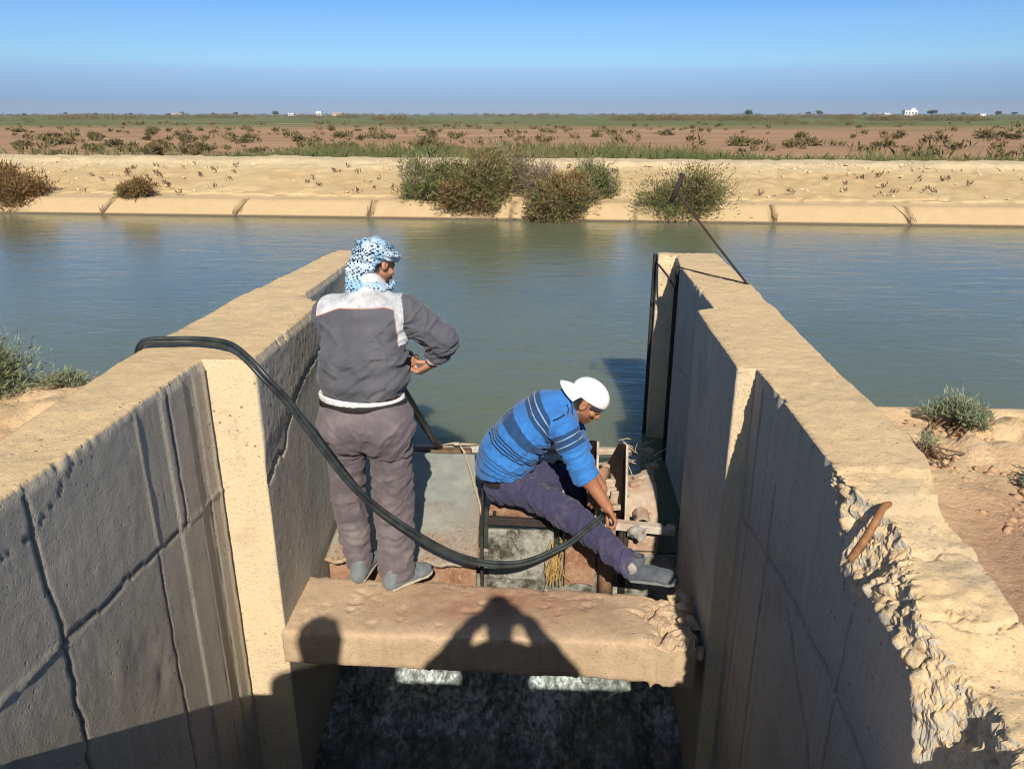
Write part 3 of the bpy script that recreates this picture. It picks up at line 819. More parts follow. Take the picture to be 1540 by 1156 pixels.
def bush_mesh(rad, n, leaf, seed, blobs=16, up=.6, droop=0, fill=.55, spiky=.12):
    """foliage points of a lumpy crown standing on z=0; returns leaf mesh and the blob centres"""
    rg = np.random.default_rng(seed)
    rx, ry, rz = rad
    C = rg.normal(size=(blobs * 4, 3)); C /= np.linalg.norm(C, axis=1)[:, None]
    C *= rg.uniform(.25, .80, (len(C), 1)); C[:, 2] = np.abs(C[:, 2]) * 1.0
    C = C[:blobs] * [rx, ry, rz] + [0, 0, rz * .12]
    br = rg.uniform(.14, .46, blobs) * min(rx, rz) * 1.05
    k = rg.choice(blobs, n, p=br ** 2 / (br ** 2).sum())
    d = rg.normal(size=(n, 3)); d /= np.linalg.norm(d, axis=1)[:, None]
    r = rg.uniform(0, 1, n) ** fill
    P = C[k] + d * (br[k] * r)[:, None] * (1 + spiky * np.abs(rg.normal(size=n)))[:, None]
    P[:, 2] = np.maximum(P[:, 2], .02 + .05 * rg.random(n))
    out = P / np.array([rx, ry, rz]); out /= np.linalg.norm(out, axis=1)[:, None] + 1e-6
    D = out * .45 + d * .45 + rg.normal(size=(n, 3)) * .55; D[:, 2] += up - droop * np.clip(np.hypot(P[:, 0] / rx, P[:, 1] / ry), 0, 1)
    D /= np.linalg.norm(D, axis=1)[:, None]
    # long wispy shoots that break the outline
    ns = int(22 + n / 160); m_ = 16
    kk = rg.integers(0, blobs, ns); o_ = C[kk] / np.array([rx, ry, rz]); o_ /= np.linalg.norm(o_, axis=1)[:, None] + 1e-6
    o_ = o_ + rg.normal(size=(ns, 3)) * .5; o_[:, 2] += .25 - droop * .5; o_ /= np.linalg.norm(o_, axis=1)[:, None]
    Ls = rg.uniform(.35, .75, ns) * min(rx, rz) * (1.0 if spiky < .5 else .8)
    tt = rg.uniform(.2, 1, (ns, m_))
    S = C[kk][:, None] + o_[:, None] * (tt * Ls[:, None])[..., None]; S[..., 2] -= (.18 + .3 * droop) * (tt ** 2) * Ls[:, None]
    S = S.reshape(-1, 3) + rg.normal(size=(ns * m_, 3)) * leaf[0] * .25; S[:, 2] = np.maximum(S[:, 2], .01 if droop == 0 else -.02)
    SD = np.repeat(o_, m_, 0) * .8 + rg.normal(size=(ns * m_, 3)) * .5; SD /= np.linalg.norm(SD, axis=1)[:, None]
    P = np.vstack([P[:n - len(S)], S]) if n > 2 * len(S) else P; D = np.vstack([D[:n - len(S)], SD]) if n > 2 * len(S) else D
    V, F = leaf_quads(P, D, leaf[0], leaf[1], rg)
    return V, F, C, br

def stems_mb(C, br, r0, rg, twigs=3):
    m = MB()
    for c, b in zip(C, br):
        a = np.array([rg.normal() * .06, rg.normal() * .06, 0.0]); mid = c * .5 + rg.normal(size=3) * .06 * np.linalg.norm(c)
        mid[2] = max(mid[2], .03)
        m.tube([a, mid, c], [r0, r0 * .65, r0 * .35], 5)
        for _ in range(twigs):
            e = c + rg.normal(size=3) * b * 1.15
            m.tube([c * .85, (c + e) / 2 + rg.normal(size=3) * .02, e], [r0 * .35, r0 * .25, r0 * .12], 4)
    return m

def bush(name, loc, rad, n, leaf, mat, seed, label, cat, group=None, mix=None, **kw):
    t = thing(name, loc, label, cat, group)
    tw = kw.pop('twigs', 3); r0 = kw.pop('r0', .015)
    if cat == 'shrub': n = int(n * 2.0); leaf = (leaf[0] * .68, leaf[1] * .66); tw += 5
    elif cat == 'bush': n = int(n * 1.7); leaf = (leaf[0] * .72, leaf[1] * .70)
    V, F, C, br = bush_mesh(rad, n, leaf, seed, **kw)
    L_ = np.array(loc)
    rg = np.random.default_rng(seed + 1)
    if mix:
        k = (vnoise(V[::5] * 3.1 / max(rad[0], .3) + seed, seed) + .3 * rg.normal(size=n) > mix[1]).astype(int)
        mesh('foliage', V + L_, F, None, t, False, mats=[mat, mix[0]], mat_idx=k)
    else:
        mesh('foliage', V + L_, F, mat, t, False)
    sm = stems_mb(C, br, r0, rg, tw)
    sm.v = [tuple(np.array(v) + L_) for v in sm.v]
    sm.build('stem', M['twig'], t)
    return t

FB = 'shrubs on the far canal bank'
def bp(x, off, z): return (x, bank_y(x) + off, z)
bush('shrub', bp(-14.15, .8, -.1), (1.6, 1.0, 1.0), 9000, (.11, .035), M['leaf_brown'], 11, 'large russet dry shrub at the far left water edge of the bank', 'shrub', mix=(M['leaf_olive'], .75), blobs=26)
bush('shrub', bp(-10.6, .75, .25), (.50, .42, .55), 3200, (.08, .026), M['leaf_brown'], 12, 'small round shrub, russet above and green below, alone on the pale bank', 'shrub', mix=(M['leaf_olive'], .35), blobs=14)
bush('shrub', bp(-3.15, 1.1, .12), (1.0, .9, 1.15), 8000, (.11, .034), M['leaf_green'], 13, 'dark green rounded shrub at the left end of the tall shrub clump on the bank', 'shrub', mix=(M['leaf_grey'], .30), blobs=24)
bush('shrub', bp(-2.0, .5, -.1), (1.15, .9, 1.42), 10500, (.12, .032), M['leaf_olive'], 14, 'tallest olive shrub of the clump, trailing down into the canal behind the standing man', 'shrub', mix=(M['leaf_brown'], .28), blobs=28, droop=.5)
bush('shrub', bp(-1.15, 1.6, .35), (1.05, .9, 1.1), 5200, (.10, .028), M['leaf_olive'], 15, 'olive and bare-twigged shrub in the middle of the clump, higher on the bank', 'shrub', mix=(M['leaf_grey'], .1), blobs=18)
bush('shrub', bp(-.35, 1.1, .2), (.62, .6, 1.0), 3600, (.11, .02), M['leaf_grey'], 16, 'bare grey twiggy shrub between the two green parts of the clump', 'shrub', mix=(M['leaf_olive'], .35), blobs=14, spiky=.5)
bush('shrub', bp(.15, .35, -.1), (1.05, .8, 1.08), 7600, (.11, .032), M['leaf_olive'], 17, 'olive shrub at the water edge on the right of the clump', 'shrub', mix=(M['leaf_brown'], .32), blobs=22, droop=.5)
bush('shrub', bp(.95, 1.3, .25), (.72, .6, 1.0), 4200, (.10, .03), M['leaf_green'], 18, 'dark shrub reaching up the bank at the right end of the clump', 'shrub', mix=(M['leaf_grey'], .4), blobs=16)
bush('shrub', bp(3.05, .55, -.05), (1.12, .8, .98), 7200, (.11, .030), M['leaf_green'], 19, 'loose green shrub on the bank behind the leaning rod', 'shrub', mix=(M['leaf_olive'], -.05), blobs=22, spiky=.5, droop=.3)

NB = dict(blobs=18, spiky=.6, r0=.004, twigs=4)
bush('sage_bush', (-2.24, 2.66, 1.18), (.28, .18, .22), 6000, (.032, .006), M['leaf_sage'], 31, 'grey-green feathery bush beside the left wall on the near bank', 'bush', mix=(M['leaf_green'], .5), **NB)
bush('sage_bush', (-1.93, 2.72, 1.19), (.09, .08, .08), 700, (.024, .005), M['leaf_sage'], 32, 'little grey-green sprig of bush touching the outer edge of the left wall', 'bush', mix=(M['leaf_green'], .4), **NB)
bush('sage_bush', (1.42, 2.51, 1.20), (.115, .09, .085), 2300, (.028, .005), M['leaf_sage'], 33, 'grey-green feathery bush on the crest of the near bank right of the broken wall', 'bush', **NB)
bush('sage_bush', (1.57, 2.06, 1.18), (.20, .12, .09), 2600, (.028, .005), M['leaf_sage'], 34, 'low sage bush cut by the right edge of the view on the clod soil', 'bush', **NB)
bush('sage_bush', (1.20, 2.26, 1.21), (.035, .035, .025), 160, (.022, .004), M['leaf_sage'], 35, 'tiny green tuft of bush at the foot of the broken wall on its bank side', 'bush', **NB)
bush('sage_bush', (1.62, 2.20, 1.16), (.10, .08, .06), 700, (.024, .004), M['leaf_sage'], 36, 'small pale tuft of bush among the clods below the crest bush', 'bush', **NB)

rg = np.random.default_rng(5)
twl = ['dry weed in the lining joint below the small round shrub', 'dry weed in the lining joint, second from the left', 'dry weed in the lining joint left of the standing man',
       'dry weed in the lining joint right of the leaning rod', 'dark dry weed leaning from the rightmost lining joint']
for i, x in enumerate((-11.14, -7.7, -4.4, 4.99, 7.96)):
    y0 = bank_y(x); m = MB()
    for _ in range(6):
        a = np.array([x + rg.normal() * .05, y0 + .1, -.06]); e = a + [rg.normal() * .08, rg.uniform(0, .2), rg.uniform(.08, .26)]
        m.tube([a, (a + e) / 2 + rg.normal(size=3) * .02, e], [.008, .006, .003], 4)
    s_ = (-.18, -.16, .02, -.03, .22)[i]
    m.tube([(x, y0 + .02, -.10), (x - s_ * .3, y0 + .3, .08), (x - s_, y0 + .62, .27)], [.014, .013, .008], 4)
    m.build('dry_weed', M['twig'], None, label=twl[i], cat='weed')

# dark sprigs and stones scattered on the far slope
rg = np.random.default_rng(77)
n = 130
xx = rg.uniform(-13, 13.5, n); off = rg.uniform(1.0, 4.6, n)
keep = (vnoise(np.stack([xx * .5, off, xx * 0], -1), 4) > -.2)
xx, off = xx[keep], off[keep]
Pv = []; Dv = []
for x, o_ in zip(xx, off):
    z = .27 + .60 * ((o_ - .85) / 4.1) ** 1.05 if o_ > .85 else .2
    for _ in range(rg.integers(3, 14)):
        Pv.append((x + rg.normal() * .05, bank_y(x) + o_ - .12, z + rg.uniform(.0, .08))); Dv.append((rg.normal() * .5, -.3, .6 + rg.random()))
Dv = np.array(Dv); Dv /= np.linalg.norm(Dv, axis=1)[:, None]
V, F = leaf_quads(np.array(Pv), Dv, .10, .03, rg)
mesh('bank_tufts', V, F, M['twig'], None, False, kind='stuff')
# pale gravel along the crest
Vs = []; Fs = []; k0 = 0
base_v, base_f = rock((0, 0, 0), 1, 5)
import bmesh as _b
bm = _b.new(); _b.ops.create_icosphere(bm, subdivisions=1, radius=1); iv = np.array([v.co[:] for v in bm.verts]); if_ = np.array([[v.index for v in f.verts] for f in bm.faces]); bm.free()
def scatter_stones(name, pts, size, mat, seed):
    rg = np.random.default_rng(seed); Vs = []; Fs = []
    for i, p in enumerate(pts):
        s = size * rg.uniform(.4, 1.3)
        v = iv * (1 + .35 * rg.normal(size=(len(iv), 1))) * s * [1, 1, .7]
        Vs.append(v + p); Fs.append(if_ + i * len(iv))
    return mesh(name, np.vstack(Vs), np.vstack(Fs), mat, None, False, kind='stuff')
n = 1500
xx = rg.uniform(-17, 17, n); off = np.where(rg.random(n) < .88, rg.normal(5.0, .28, n), rg.uniform(1.2, 5, n))
zz = np.where(off > 4.95, .88, .27 + .60 * np.clip((off - .85) / 4.1, 0, 1) ** 1.05)
M['gravel'] = m_simple('pale_gravel', (.66, .53, .34), (.52, .38, .22), 2, .95, 0, 0)
scatter_stones('crest_gravel', np.stack([xx, bank_y(xx) + off, zz + .02], -1), .042, M['gravel'], 6)
# clods on the near banks
pts = []
for _ in range(1500):
    x = rg.uniform(1.18, 2.4); y = rg.uniform(1.6, 2.58)
    if x > 1.15 + .35 * max(0, 2.1 - y): pts.append((x, y, 1.195 - .10 * float(smooth(2.2, 1.2, np.array(y)))))
for _ in range(500):
    pts.append((rg.uniform(-2.6, -1.72), rg.uniform(2.1, 2.84), 1.17))
M['clod'] = m_soil('clods', (.50, .32, .185), (.42, .255, .14), (.58, .41, .25), 3)
scatter_stones('soil_clods', np.array(pts), .0125, M['clod'], 8)
for c, r, s_, lb in (((1.70, 2.43, 1.22), .055, 41, 'pale jagged stone at the right edge of view on the near bank'), ((-1.93, 2.47, 1.19), .035, 42, 'whitish stone lying beside the left wall below the bush')):
    V, F = rock(c, r, s_, squash=(1, .9, .8)); mesh('stone', V, F, M['stone'], None, False, label=lb, cat='stone')

# reeds behind the crest
rg = np.random.default_rng(19)
def reeds(n, y0, y1, hmax, xr, dens, seed):
    x = rg.uniform(xr[0], xr[1], n * 3); y = rg.uniform(y0, y1, n * 3)
    d = fbm(np.stack([x * .16, y * .25, x * 0], -1), 4, seed)
    u = x / y       # how dense along the row
    dd = dens(u) + d * 1.1
    k = np.nonzero(dd > rg.uniform(0, 1, len(x)))[0][:n]
    x, y = x[k], y[k]; h = hmax(u[k]) * rg.uniform(.45, 1.0, len(x)) * (1 + .25 * d[k])
    P = np.stack([x, y, x * 0 - .05], -1)
    D = np.stack([rg.normal(size=len(x)) * .22, rg.normal(size=len(x)) * .2, np.ones(len(x))], -1); D /= np.linalg.norm(D, axis=1)[:, None]
    s = np.stack([np.ones(len(x)), rg.normal(size=len(x)) * .5, x * 0], -1)
    W = rg.uniform(.03, .065, len(x))[:, None]
    b = rg.normal(size=(len(x), 3)) * .14; b[:, 2] = 0
    mid = P + D * (h * .55)[:, None]; tip = P + D * h[:, None] + b * 1.6
    V = np.stack([P - s * W * .5, P + s * W * .5, mid + s * W * .6, tip, mid - s * W * .6], 1).reshape(-1, 3)
    return V, np.arange(len(x) * 5).reshape(-1, 5)
V1, F1 = reeds(15000, 27.5, 33, lambda u: 1.25 - .5 * smooth(.08, .35, u) - .55 * smooth(-.25, -.5, u), (-24, 24), lambda u: .22 + .80 * smooth(-.52, -.38, u) * (1 - .85 * smooth(.12, .28, u)), 3)
V2, F2 = reeds(2000, 33, 45, lambda u: .8 + 0 * u, (-33, 33), lambda u: -.05 + 0 * u, 7)
mesh('reeds', np.vstack([V1, V2]), np.vstack([F1, F2 + len(V1)]), M['reed'], None, False, kind='stuff')

# low scrub over the field: the larger plants as things, the rest as ground cover
def tuft_mesh(seed, n=240, rad=(.7, .6, .55)):
    V, F, C, br = bush_mesh(rad, n, (.26, .10), seed, blobs=9, spiky=.35)
    return V, F
protos = []
for i in range(4):
    V, F = tuft_mesh(60 + i)
    o = mesh('field_shrub', V, F, M['scrub'], None, False, label='low dusty scrub plant growing in the reddish dry field beyond the bank', cat='shrub', group='low shrubs in the dry field')
    protos.append(o)
rg = np.random.default_rng(90)
k = 0
while k < 60:
    y = 44 / (1 - rg.random() * .64); x = rg.uniform(-.70, .76) * y
    if vnoise(np.array([[x * .06, y * .1, 0]]), 3)[0] + (.30 if x < -.05 * y else -.55) < rg.uniform(-.6, .8): continue
    o = protos[k] if k < 4 else protos[k % 4].copy()
    if k >= 4: COL.objects.link(o)
    s = rg.uniform(.45, 1.25); o.location = (x, y, 0); o.scale = (s * rg.uniform(1, 1.7), s, s * rg.uniform(.6, 1.1)); o.rotation_euler = (0, 0, rg.uniform(0, 6.28)); k += 1
Vt = []; Ft = []; c = 0
V0, F0 = tuft_mesh(71, 26, (.5, .5, .3))
for _ in range(1000):
    y = 42 / (1 - rg.random() * .80); x = rg.uniform(-.72, .78) * y
    if vnoise(np.array([[x * .05, y * .12, 0]]), 9)[0] + (.25 if x < 0 else -.15) < rg.uniform(-.7, .9): continue
    s = rg.uniform(.35, 1.1) * (1 + y / 150)
    a = rg.uniform(0, 6.28); ca, sa = math.cos(a), math.sin(a)
    Vt.append((V0 @ np.array([[ca, sa, 0], [-sa, ca, 0], [0, 0, 1]])) * s + [x, y, 0]); Ft.append(F0 + c); c += len(V0)
mesh('ground_scrub', np.vstack(Vt), np.vstack(Ft), M['scrub'], None, False, kind='stuff')

# hedge lines and tree belt toward the horizon
Vt = []; Ft = []; c = 0
V0, F0 = tuft_mesh(72, 70, (1.6, 1.2, 1.3))
def belt(y0, y1, u0, u1, n, s0, s1, gap=0):
    global c
    for _ in range(n):
        y = rg.uniform(y0, y1); u = rg.uniform(u0, u1); x = u * y
        if gap and vnoise(np.array([[x * .03, y * .01, 5]]), 12)[0] < gap: continue
        s = rg.uniform(s0, s1)
        Vt.append(V0 * [s * 1.6, s, s] + [x, y, 0]); Ft.append(F0 + c); c += len(V0)
belt(285, 300, -.23, .70, 420, .9, 1.7, -.25)
belt(240, 275, -.75, -.42, 120, .8, 1.5, -.2)
belt(330, 345, -.72, .75, 260, 1, 1.8, -.05)
belt(430, 470, -.72, .75, 420, 1.2, 2.2, -.15)
belt(700, 800, -.72, .76, 500, 1.4, 2.6, -.1)
belt(1300, 1600, -.72, .76, 500, 2.0, 4.2, -.1)
belt(170, 230, -.75, .78, 500, .4, .9, -.1)
mesh('hedge_belts', np.vstack(Vt), np.vstack(Ft), M['scrub'], None, False, kind='stuff')

tp = []
for i in range(3):
    t = thing('tree', (0, 0, 0), 'small dark tree standing out on the far horizon of the plain', 'tree', 'trees on the horizon')
    V, F, C, br = bush_mesh((2.3, 2.3, 2.0), 420, (.9, .4), 200 + i, blobs=10)
    mesh('crown', V + [0, 0, 1.8], F, M['far_tree'], t, False)
    MB().tube([(0, 0, 0), (.05, 0, 1.2), (.1, 0, 2.6)], [.22, .17, .1], 7).build('trunk', M['twig'], t, True)
    tp.append(t)
px_t = (60, 78, 120, 175, 215, 262, 312, 330, 372, 402, 455, 690, 735, 905, 1085, 1165, 1180, 1240, 1330, 1372, 1418, 1440, 1476, 1522, 1532)
for i, u in enumerate(px_t):
    y = (900, 1100, 760, 1300)[i % 4]; a = math.atan((u - 770) / 1065.0) - R(3.1)
    x = math.tan(a) * y
    t = tp[i] if i < 3 else tp[i % 3].copy()
    if i >= 3:
        COL.objects.link(t)
        for ch in tp[i % 3].children:
            c_ = ch.copy(); COL.objects.link(c_); c_.parent = t
    s = rg.uniform(.7, 1.5) * (1.6 if u > 1500 else 1); t.location = (x, y, 0); t.scale = (s * 1.25, s, s)

def house(u, y, w_, d_, h_, mat, label, wins=3, parapet=True, tower=None):
    a = math.atan((u - 770) / 1065.0) - R(3.1); x = math.tan(a) * y
    t = thing('house', (x, y, 0), label, 'house')
    m = MB(); m.box((x, y, h_ / 2), (w_, d_, h_))
    if tower: m.box((x + w_ * .2, y, h_ + tower / 2), (w_ * .35, d_ * .6, tower))
    m.build('wall', mat, t)
    MB().box((x, y, h_ + .15), (w_ + .5, d_ + .5, .3)).build('roof', mat, t)
    for k in range(wins):
        MB().box((x + w_ * ((k + .5) / wins - .5), y - d_ / 2 - .02, h_ * .55), (w_ * .12, .1, h_ * .28)).build('window', M['far_dark'], t)
house(1300, 1000, 15, 9, 6.5, M['far_white'], 'white two-storey house on the horizon right of centre', 4, tower=2.6)
house(1269, 900, 6, 5, 3.2, M['far_white'], 'small white hut left of the two-storey white horizon house', 2)
house(1397, 900, 6, 5, 2.6, M['far_white'], 'low white hut near the right end of the horizon', 2)
house(513, 1000, 7, 6, 5.5, M['far_white'], 'white hut on the horizon left of the standing man', 2)
house(538, 1100, 14, 8, 4, M['far_tan'], 'long tan farm building on the horizon nearest the standing man', 4)
house(325, 1000, 12, 8, 3.4, M['far_tan'], 'tan farm building far off on the left horizon', 3)
house(476, 1050, 8, 6, 3.4, M['far_white'], 'little pale house left of the white horizon hut', 2)

# ================================================================== GATE
g = thing('sluice_gate', (-.2, 3.9, -.1), 'rusty steel sluice gate frame with grey cover plate, dividers and rounded vanes behind the beam', 'sluice gate')
# cover plate: ragged sheet sloping gently up to the back
nx, ny = 60, 90
U, Vv = np.meshgrid(np.linspace(0, 1, nx), np.linspace(0, 1, ny), indexing='ij')
yy = 3.385 + Vv * 1.06
xr_ = np.interp(yy, [3.385, 3.9, 4.445], [-.362, -.400, -.485]); xl = np.full_like(yy, -1.185)
rag = .018 * fbm(np.stack([xl.ravel() * 0 + U.ravel() * 12, U.ravel() * 0, U.ravel() * 0], -1), 4, 33).reshape(U.shape) * (1 - Vv) ** 6
xx = xl + (xr_ - xl) * U + .006 * fbm(np.stack([yy.ravel() * 9, U.ravel() * 0, U.ravel() * 0 + 3], -1), 3, 34).reshape(U.shape) * U ** 8
zz = .0 + .15 * Vv + .012 * fbm(np.stack([xx.ravel() * 3, yy.ravel() * 3, U.ravel() * 0], -1), 3, 35).reshape(U.shape)
top = np.stack([xx, yy + rag * 1.5, zz], -1).reshape(-1, 3); bot = top - [0, 0, .018]
f = grid_faces(nx, ny, True)[:, ::-1]; n0 = len(top)
ring = [i * ny for i in range(nx)] + [(nx - 1) * ny + j for j in range(1, ny)] + [i * ny + ny - 1 for i in range(nx - 2, -1, -1)] + [j for j in range(ny - 2, 0, -1)]
side = np.array([(ring[k], ring[(k + 1) % len(ring)], ring[(k + 1) % len(ring)] + n0, ring[k] + n0) for k in range(len(ring))])
mesh('cover_plate', np.vstack([top, bot]), np.vstack([f, f[:, ::-1] + n0, side]), M['plate'], g)
MB().box((-.78, 3.46, -.10), (.80, .03, .20), None, .004).build('plate_apron', M['rust'], g)
MB().prism([(-.352, 3.40, .04), (-.352, 3.44, .14), (-.40, 4.05, .18), (-.43, 4.40, .17), (-.43, 4.40, -.3), (-.352, 3.40, -.3)], (.013, 0, 0)).build('divider', M['dark_steel'], g)
MB().bar((-.34, 3.755, .055), (.10, 3.73, .06), .03, .045, .004).build('front_bar', M['dark_steel'], g)
MB().bar((.10, 3.735, .085), (.70, 3.665, .075), .055, .045, .004).build('front_bar', M['rail'], g)
m = MB(); m.prism([(-.335, 3.775, .085), (.10, 3.75, .085), (.10, 4.10, .15), (-.335, 4.10, .16)], (0, .004, -.012)); m.build('sloping_plate', M['rust'], g)
MB().box((-.15, 3.705, -.13), (.37, .022, .32), None, .003).build('splash_plate', M['slime'], g)
pl = [(.10 + .17 * t, 3.66 + .03 * math.sin(t * 3.1), 0) for t in np.linspace(0, 1, 9)]
m = MB()
for (x0, y0, _), (x1, y1, _2) in zip(pl[:-1], pl[1:]):
    m.prism([(x0, y0, -.30), (x1, y1, -.30), (x1, y1, .03 - .1 * (x1 - .1)), (x0, y0, .03 - .1 * (x0 - .1))], (0, .012, 0))
m.build('rust_shield', M['rust'], g)
MB().tube([(.335, 3.70, -.4), (.335, 3.70, .05)], .045, 14).build('post', M['rust'], g, True)
MB().tube([(.43, 3.74, -.4), (.43, 3.74, .05)], .03, 12).build('post', M['dark_steel'], g, True)
def vane(x, yb, zt_):
    t = np.linspace(0, 1, 12); arc = [(x + .012 * s, yb + .24 * s ** 1.3, .05 + (zt_ - .05) * s) for s in t]
    poly = arc + [(x - .025, yb + .30, zt_ - .02), (x - .12, yb + .62, .02), (x - .12, yb + .62, -.25), (x, yb + .12, -.25), (x, yb - .01, -.05)]
    mm = MB(); mm.prism(poly, (.011, 0, 0)); mm.build('vane', M['dark_steel'], g)
    mm = MB(); mm.tube([(p[0] + .006, p[1] - .004, p[2]) for p in arc], .0075, 6); mm.build('vane_lit_edge', M['rail'], g)  # pale rim tube paints in the sunlit edge of the plate
vane(.075, 3.80, .30); vane(.262, 3.74, .46); vane(.425, 3.70, .46)
# rounded shell right of the last vane
ns, na = 14, 26
Sg, Ag = np.meshgrid(np.linspace(.445, .625, ns), np.linspace(0, 1, na), indexing='ij')
ang = Ag * 1.75 - .15
yy = 4.06 - .33 * np.cos(ang); zz = -.10 + .31 * np.sin(ang)
P = np.stack([Sg, yy, zz], -1).reshape(-1, 3); P += fbm(P * 14, 4, 44)[:, None] * .012
mesh('float_shell', P, grid_faces(ns, na), M['rust_pale'], g)
MB().bar((-1.18, 4.63, .09), (.70, 4.66, .09), .05, .04, .006).build('rear_rail', M['rail'], g)
MB().bar((-.98, 4.58, .085), (-.52, 4.60, .085), .07, .05, .01).build('rear_plank', M['twig'], g)
m = MB(); m.tube([(.525, 3.70, .088), (.525, 3.80, .10)], [.046, .046], 9, False); m.tube([(.525, 3.70, .088), (.525, 3.80, .10)], [.034, .034], 9, False)
m.f = [f_ for f_ in m.f]; 
for k in range(9): m.f.append((k, (k + 1) % 9, 18 + (k + 1) % 9, 18 + k))
m.build('tube_socket', M['rust_pale'], g)
m = MB(); m.tube([(.30, 4.05, .215), (.335, 4.02, .225)], .052, 18); m.tube([(.26, 4.09, .21), (.30, 4.05, .215)], .03, 12)
m.build('pivot_hub', M['rust'], g, True)
m = MB(); m.box((.36, 4.06, .17), (.11, .10, .055), None, .008); m.box((.35, 3.98, .135), (.12, .06, .03), None, .006); m.box((.40, 4.0, .10), (.03, .10, .10), None, .006)
m.build('pivot_bracket', M['rust_pale'], g)
m = MB()
for a, b in (((.28, 3.95, .14), (.40, 3.98, .16)), ((.30, 3.90, .12), (.41, 3.92, .10)), ((.33, 3.97, .14), (.36, 3.85, .10)), ((.29, 3.88, .11), (.34, 3.80, .10))):
    m.bar(a, b, .022, .02, .004)
m.build('link_arm', M['rust_pale'], g)
m = MB()
for a, b, w_, h_ in (((.285, 4.16, .20), (.41, 4.16, .22), .05, .05), ((.30, 4.02, .13), (.415, 3.99, .14), .035, .045), ((.275, 3.84, .10), (.415, 3.83, .12), .03, .03), ((.33, 4.10, .02), (.33, 4.10, .20), .04, .04), ((.38, 3.93, .0), (.39, 3.93, .17), .025, .05)):
    m.bar(a, b, w_, h_, .005)
m.build('cross_link', M['rust_pale'], g)
m = MB()
for c_ in ((.305, 4.03, .268), (.36, 4.03, .205), (.39, 4.08, .205), (.48, 3.72, .115), (.64, 3.66, .11), (.15, 3.72, .12), (-.30, 3.735, .11), (-.1, 3.735, .11), (.44, 3.80, .20), (.445, 3.92, .36)):
    m.tube([np.array(c_), np.array(c_) + [0, 0, .014]], .011, 6)
m.build('bolt', M['dark_steel'], g)
m = MB()
for k in range(5):
    a0 = np.array([.47 + .03 * k, 3.95 + .05 * k, .20 + .015 * math.sin(k * 2)]); m.bar(a0, a0 + [.07, .03, .012], .05, .03, .008)
m.build('crust', M['rust_pale'], g)
rg = np.random.default_rng(8)
m = MB()
for _ in range(70):
    a = np.array([.045 + rg.normal() * .022, 3.64 + rg.normal() * .008, rg.uniform(-.24, .03)]); e = a + [rg.normal() * .02, rg.normal() * .01, -rg.uniform(.05, .14)]
    m.tube([a, (a + e) / 2 + rg.normal(size=3) * .006, e], [.0025, .003, .001], 4)
m.build('straw_bundle', M['straw'], None, label='golden wisp of dry straw caught on the gate below the sitting man', cat='straw')
m = MB()
m.tube(spline([(-.62, 4.62, .13), (-.585, 4.55, .145), (-.50, 4.25, .15), (-.44, 4.02, .12), (-.395, 3.86, .09), (-.37, 3.75, .05)], 30), .007, 6)
for i in range(4): m.tube(spline([(-.72 + .05 * i, 4.63, .12), (-.63, 4.60 - .01 * i, .15), (-.55 + .02 * i, 4.64, .125)], 12), .005, 5)
m.tube(spline([(-.60, 4.60, .15), (-.58, 4.5, .16), (-.545, 4.45, .15)], 10), .006, 5)
m.build('rope', M['rope'], None, True, label='pale frayed rope knotted round the rear rail beside the grey cover plate', cat='rope')
rag_m = MB()
V, F = rock((.50, 3.665, .06), .05, 95, squash=(1.0, .6, 1.2)); V += fbm(V * 40, 3, 96)[:, None] * .02
mesh('rag', V, F, M['rag'], None, False, label='crumpled grey rag tied over the pale front bar of the gate', cat='rag')
m = MB()
for _ in range(26):
    a = np.array([.60 + rg.normal() * .04, 4.5 + rg.normal() * .1, .12]); e = a + [rg.normal() * .08, rg.normal() * .05, rg.uniform(.0, .14)]
    m.tube([a, (a + e) / 2 + rg.normal(size=3) * .01, e], [.003, .003, .002], 4)
m.build('dry_twigs', M['rope'], None, label='tangle of pale dry twigs lodged between the last vane and the wall', cat='twigs', kind='stuff')

# ================================================================== HOSES, ROD, STICK
path = [(-1.98, 3.25, .72), (-1.90, 3.14, .98), (-1.80, 3.03, 1.22), (-1.715, 2.95, 1.325), (-1.60, 2.95, 1.337), (-1.47, 2.955, 1.337), (-1.33, 2.90, 1.338), (-1.215, 2.80, 1.315), (-1.127, 2.765, 1.235), (-1.059, 2.79, 1.133), (-.991, 2.82, .99), (-.833, 2.90, .677),
        (-.619, 2.98, .431), (-.389, 3.08, .233), (-.14, 3.18, .150), (.088, 3.30, .186), (.192, 3.38, .23), (.285, 3.46, .268)]
c = spline(path, 150)
tg = np.gradient(c, axis=0); tg /= np.linalg.norm(tg, axis=1)[:, None]
sd = np.cross(tg, [.1, -.75, .55]); sd /= np.linalg.norm(sd, axis=1)[:, None]
tw = np.linspace(0, 1, 150)[:, None]
w_ = .0084 + .001 * np.sin(tw * 19)
nrm = np.cross(sd, tg)
def hose(off, off2, r, label):
    m = MB(); m.tube(c + sd * w_ * off + nrm * off2 + .002 * np.sin(tw * 31 + off) * nrm, r, 10)
    m.build('hose', M['rubber'], None, True, label=label, cat='hose')
hose(1.0, 0, .0094, 'upper of two black rubber hoses looping from the wall top to the sitting man')
hose(-1.0, .003, .0090, 'lower of two black rubber hoses looping from the wall top to the sitting man')
m = MB(); m.tube(spline([(-.83, 3.56, 1.04), (-.80, 3.72, .88), (-.765, 4.05, .56), (-.745, 4.35, .30), (-.74, 4.60, .12)], 40), .024, 10)
m.build('hose', M['rubber'], None, True, label='thick black hose slanting down from the standing man\'s hands to the rear of the gate', cat='hose')

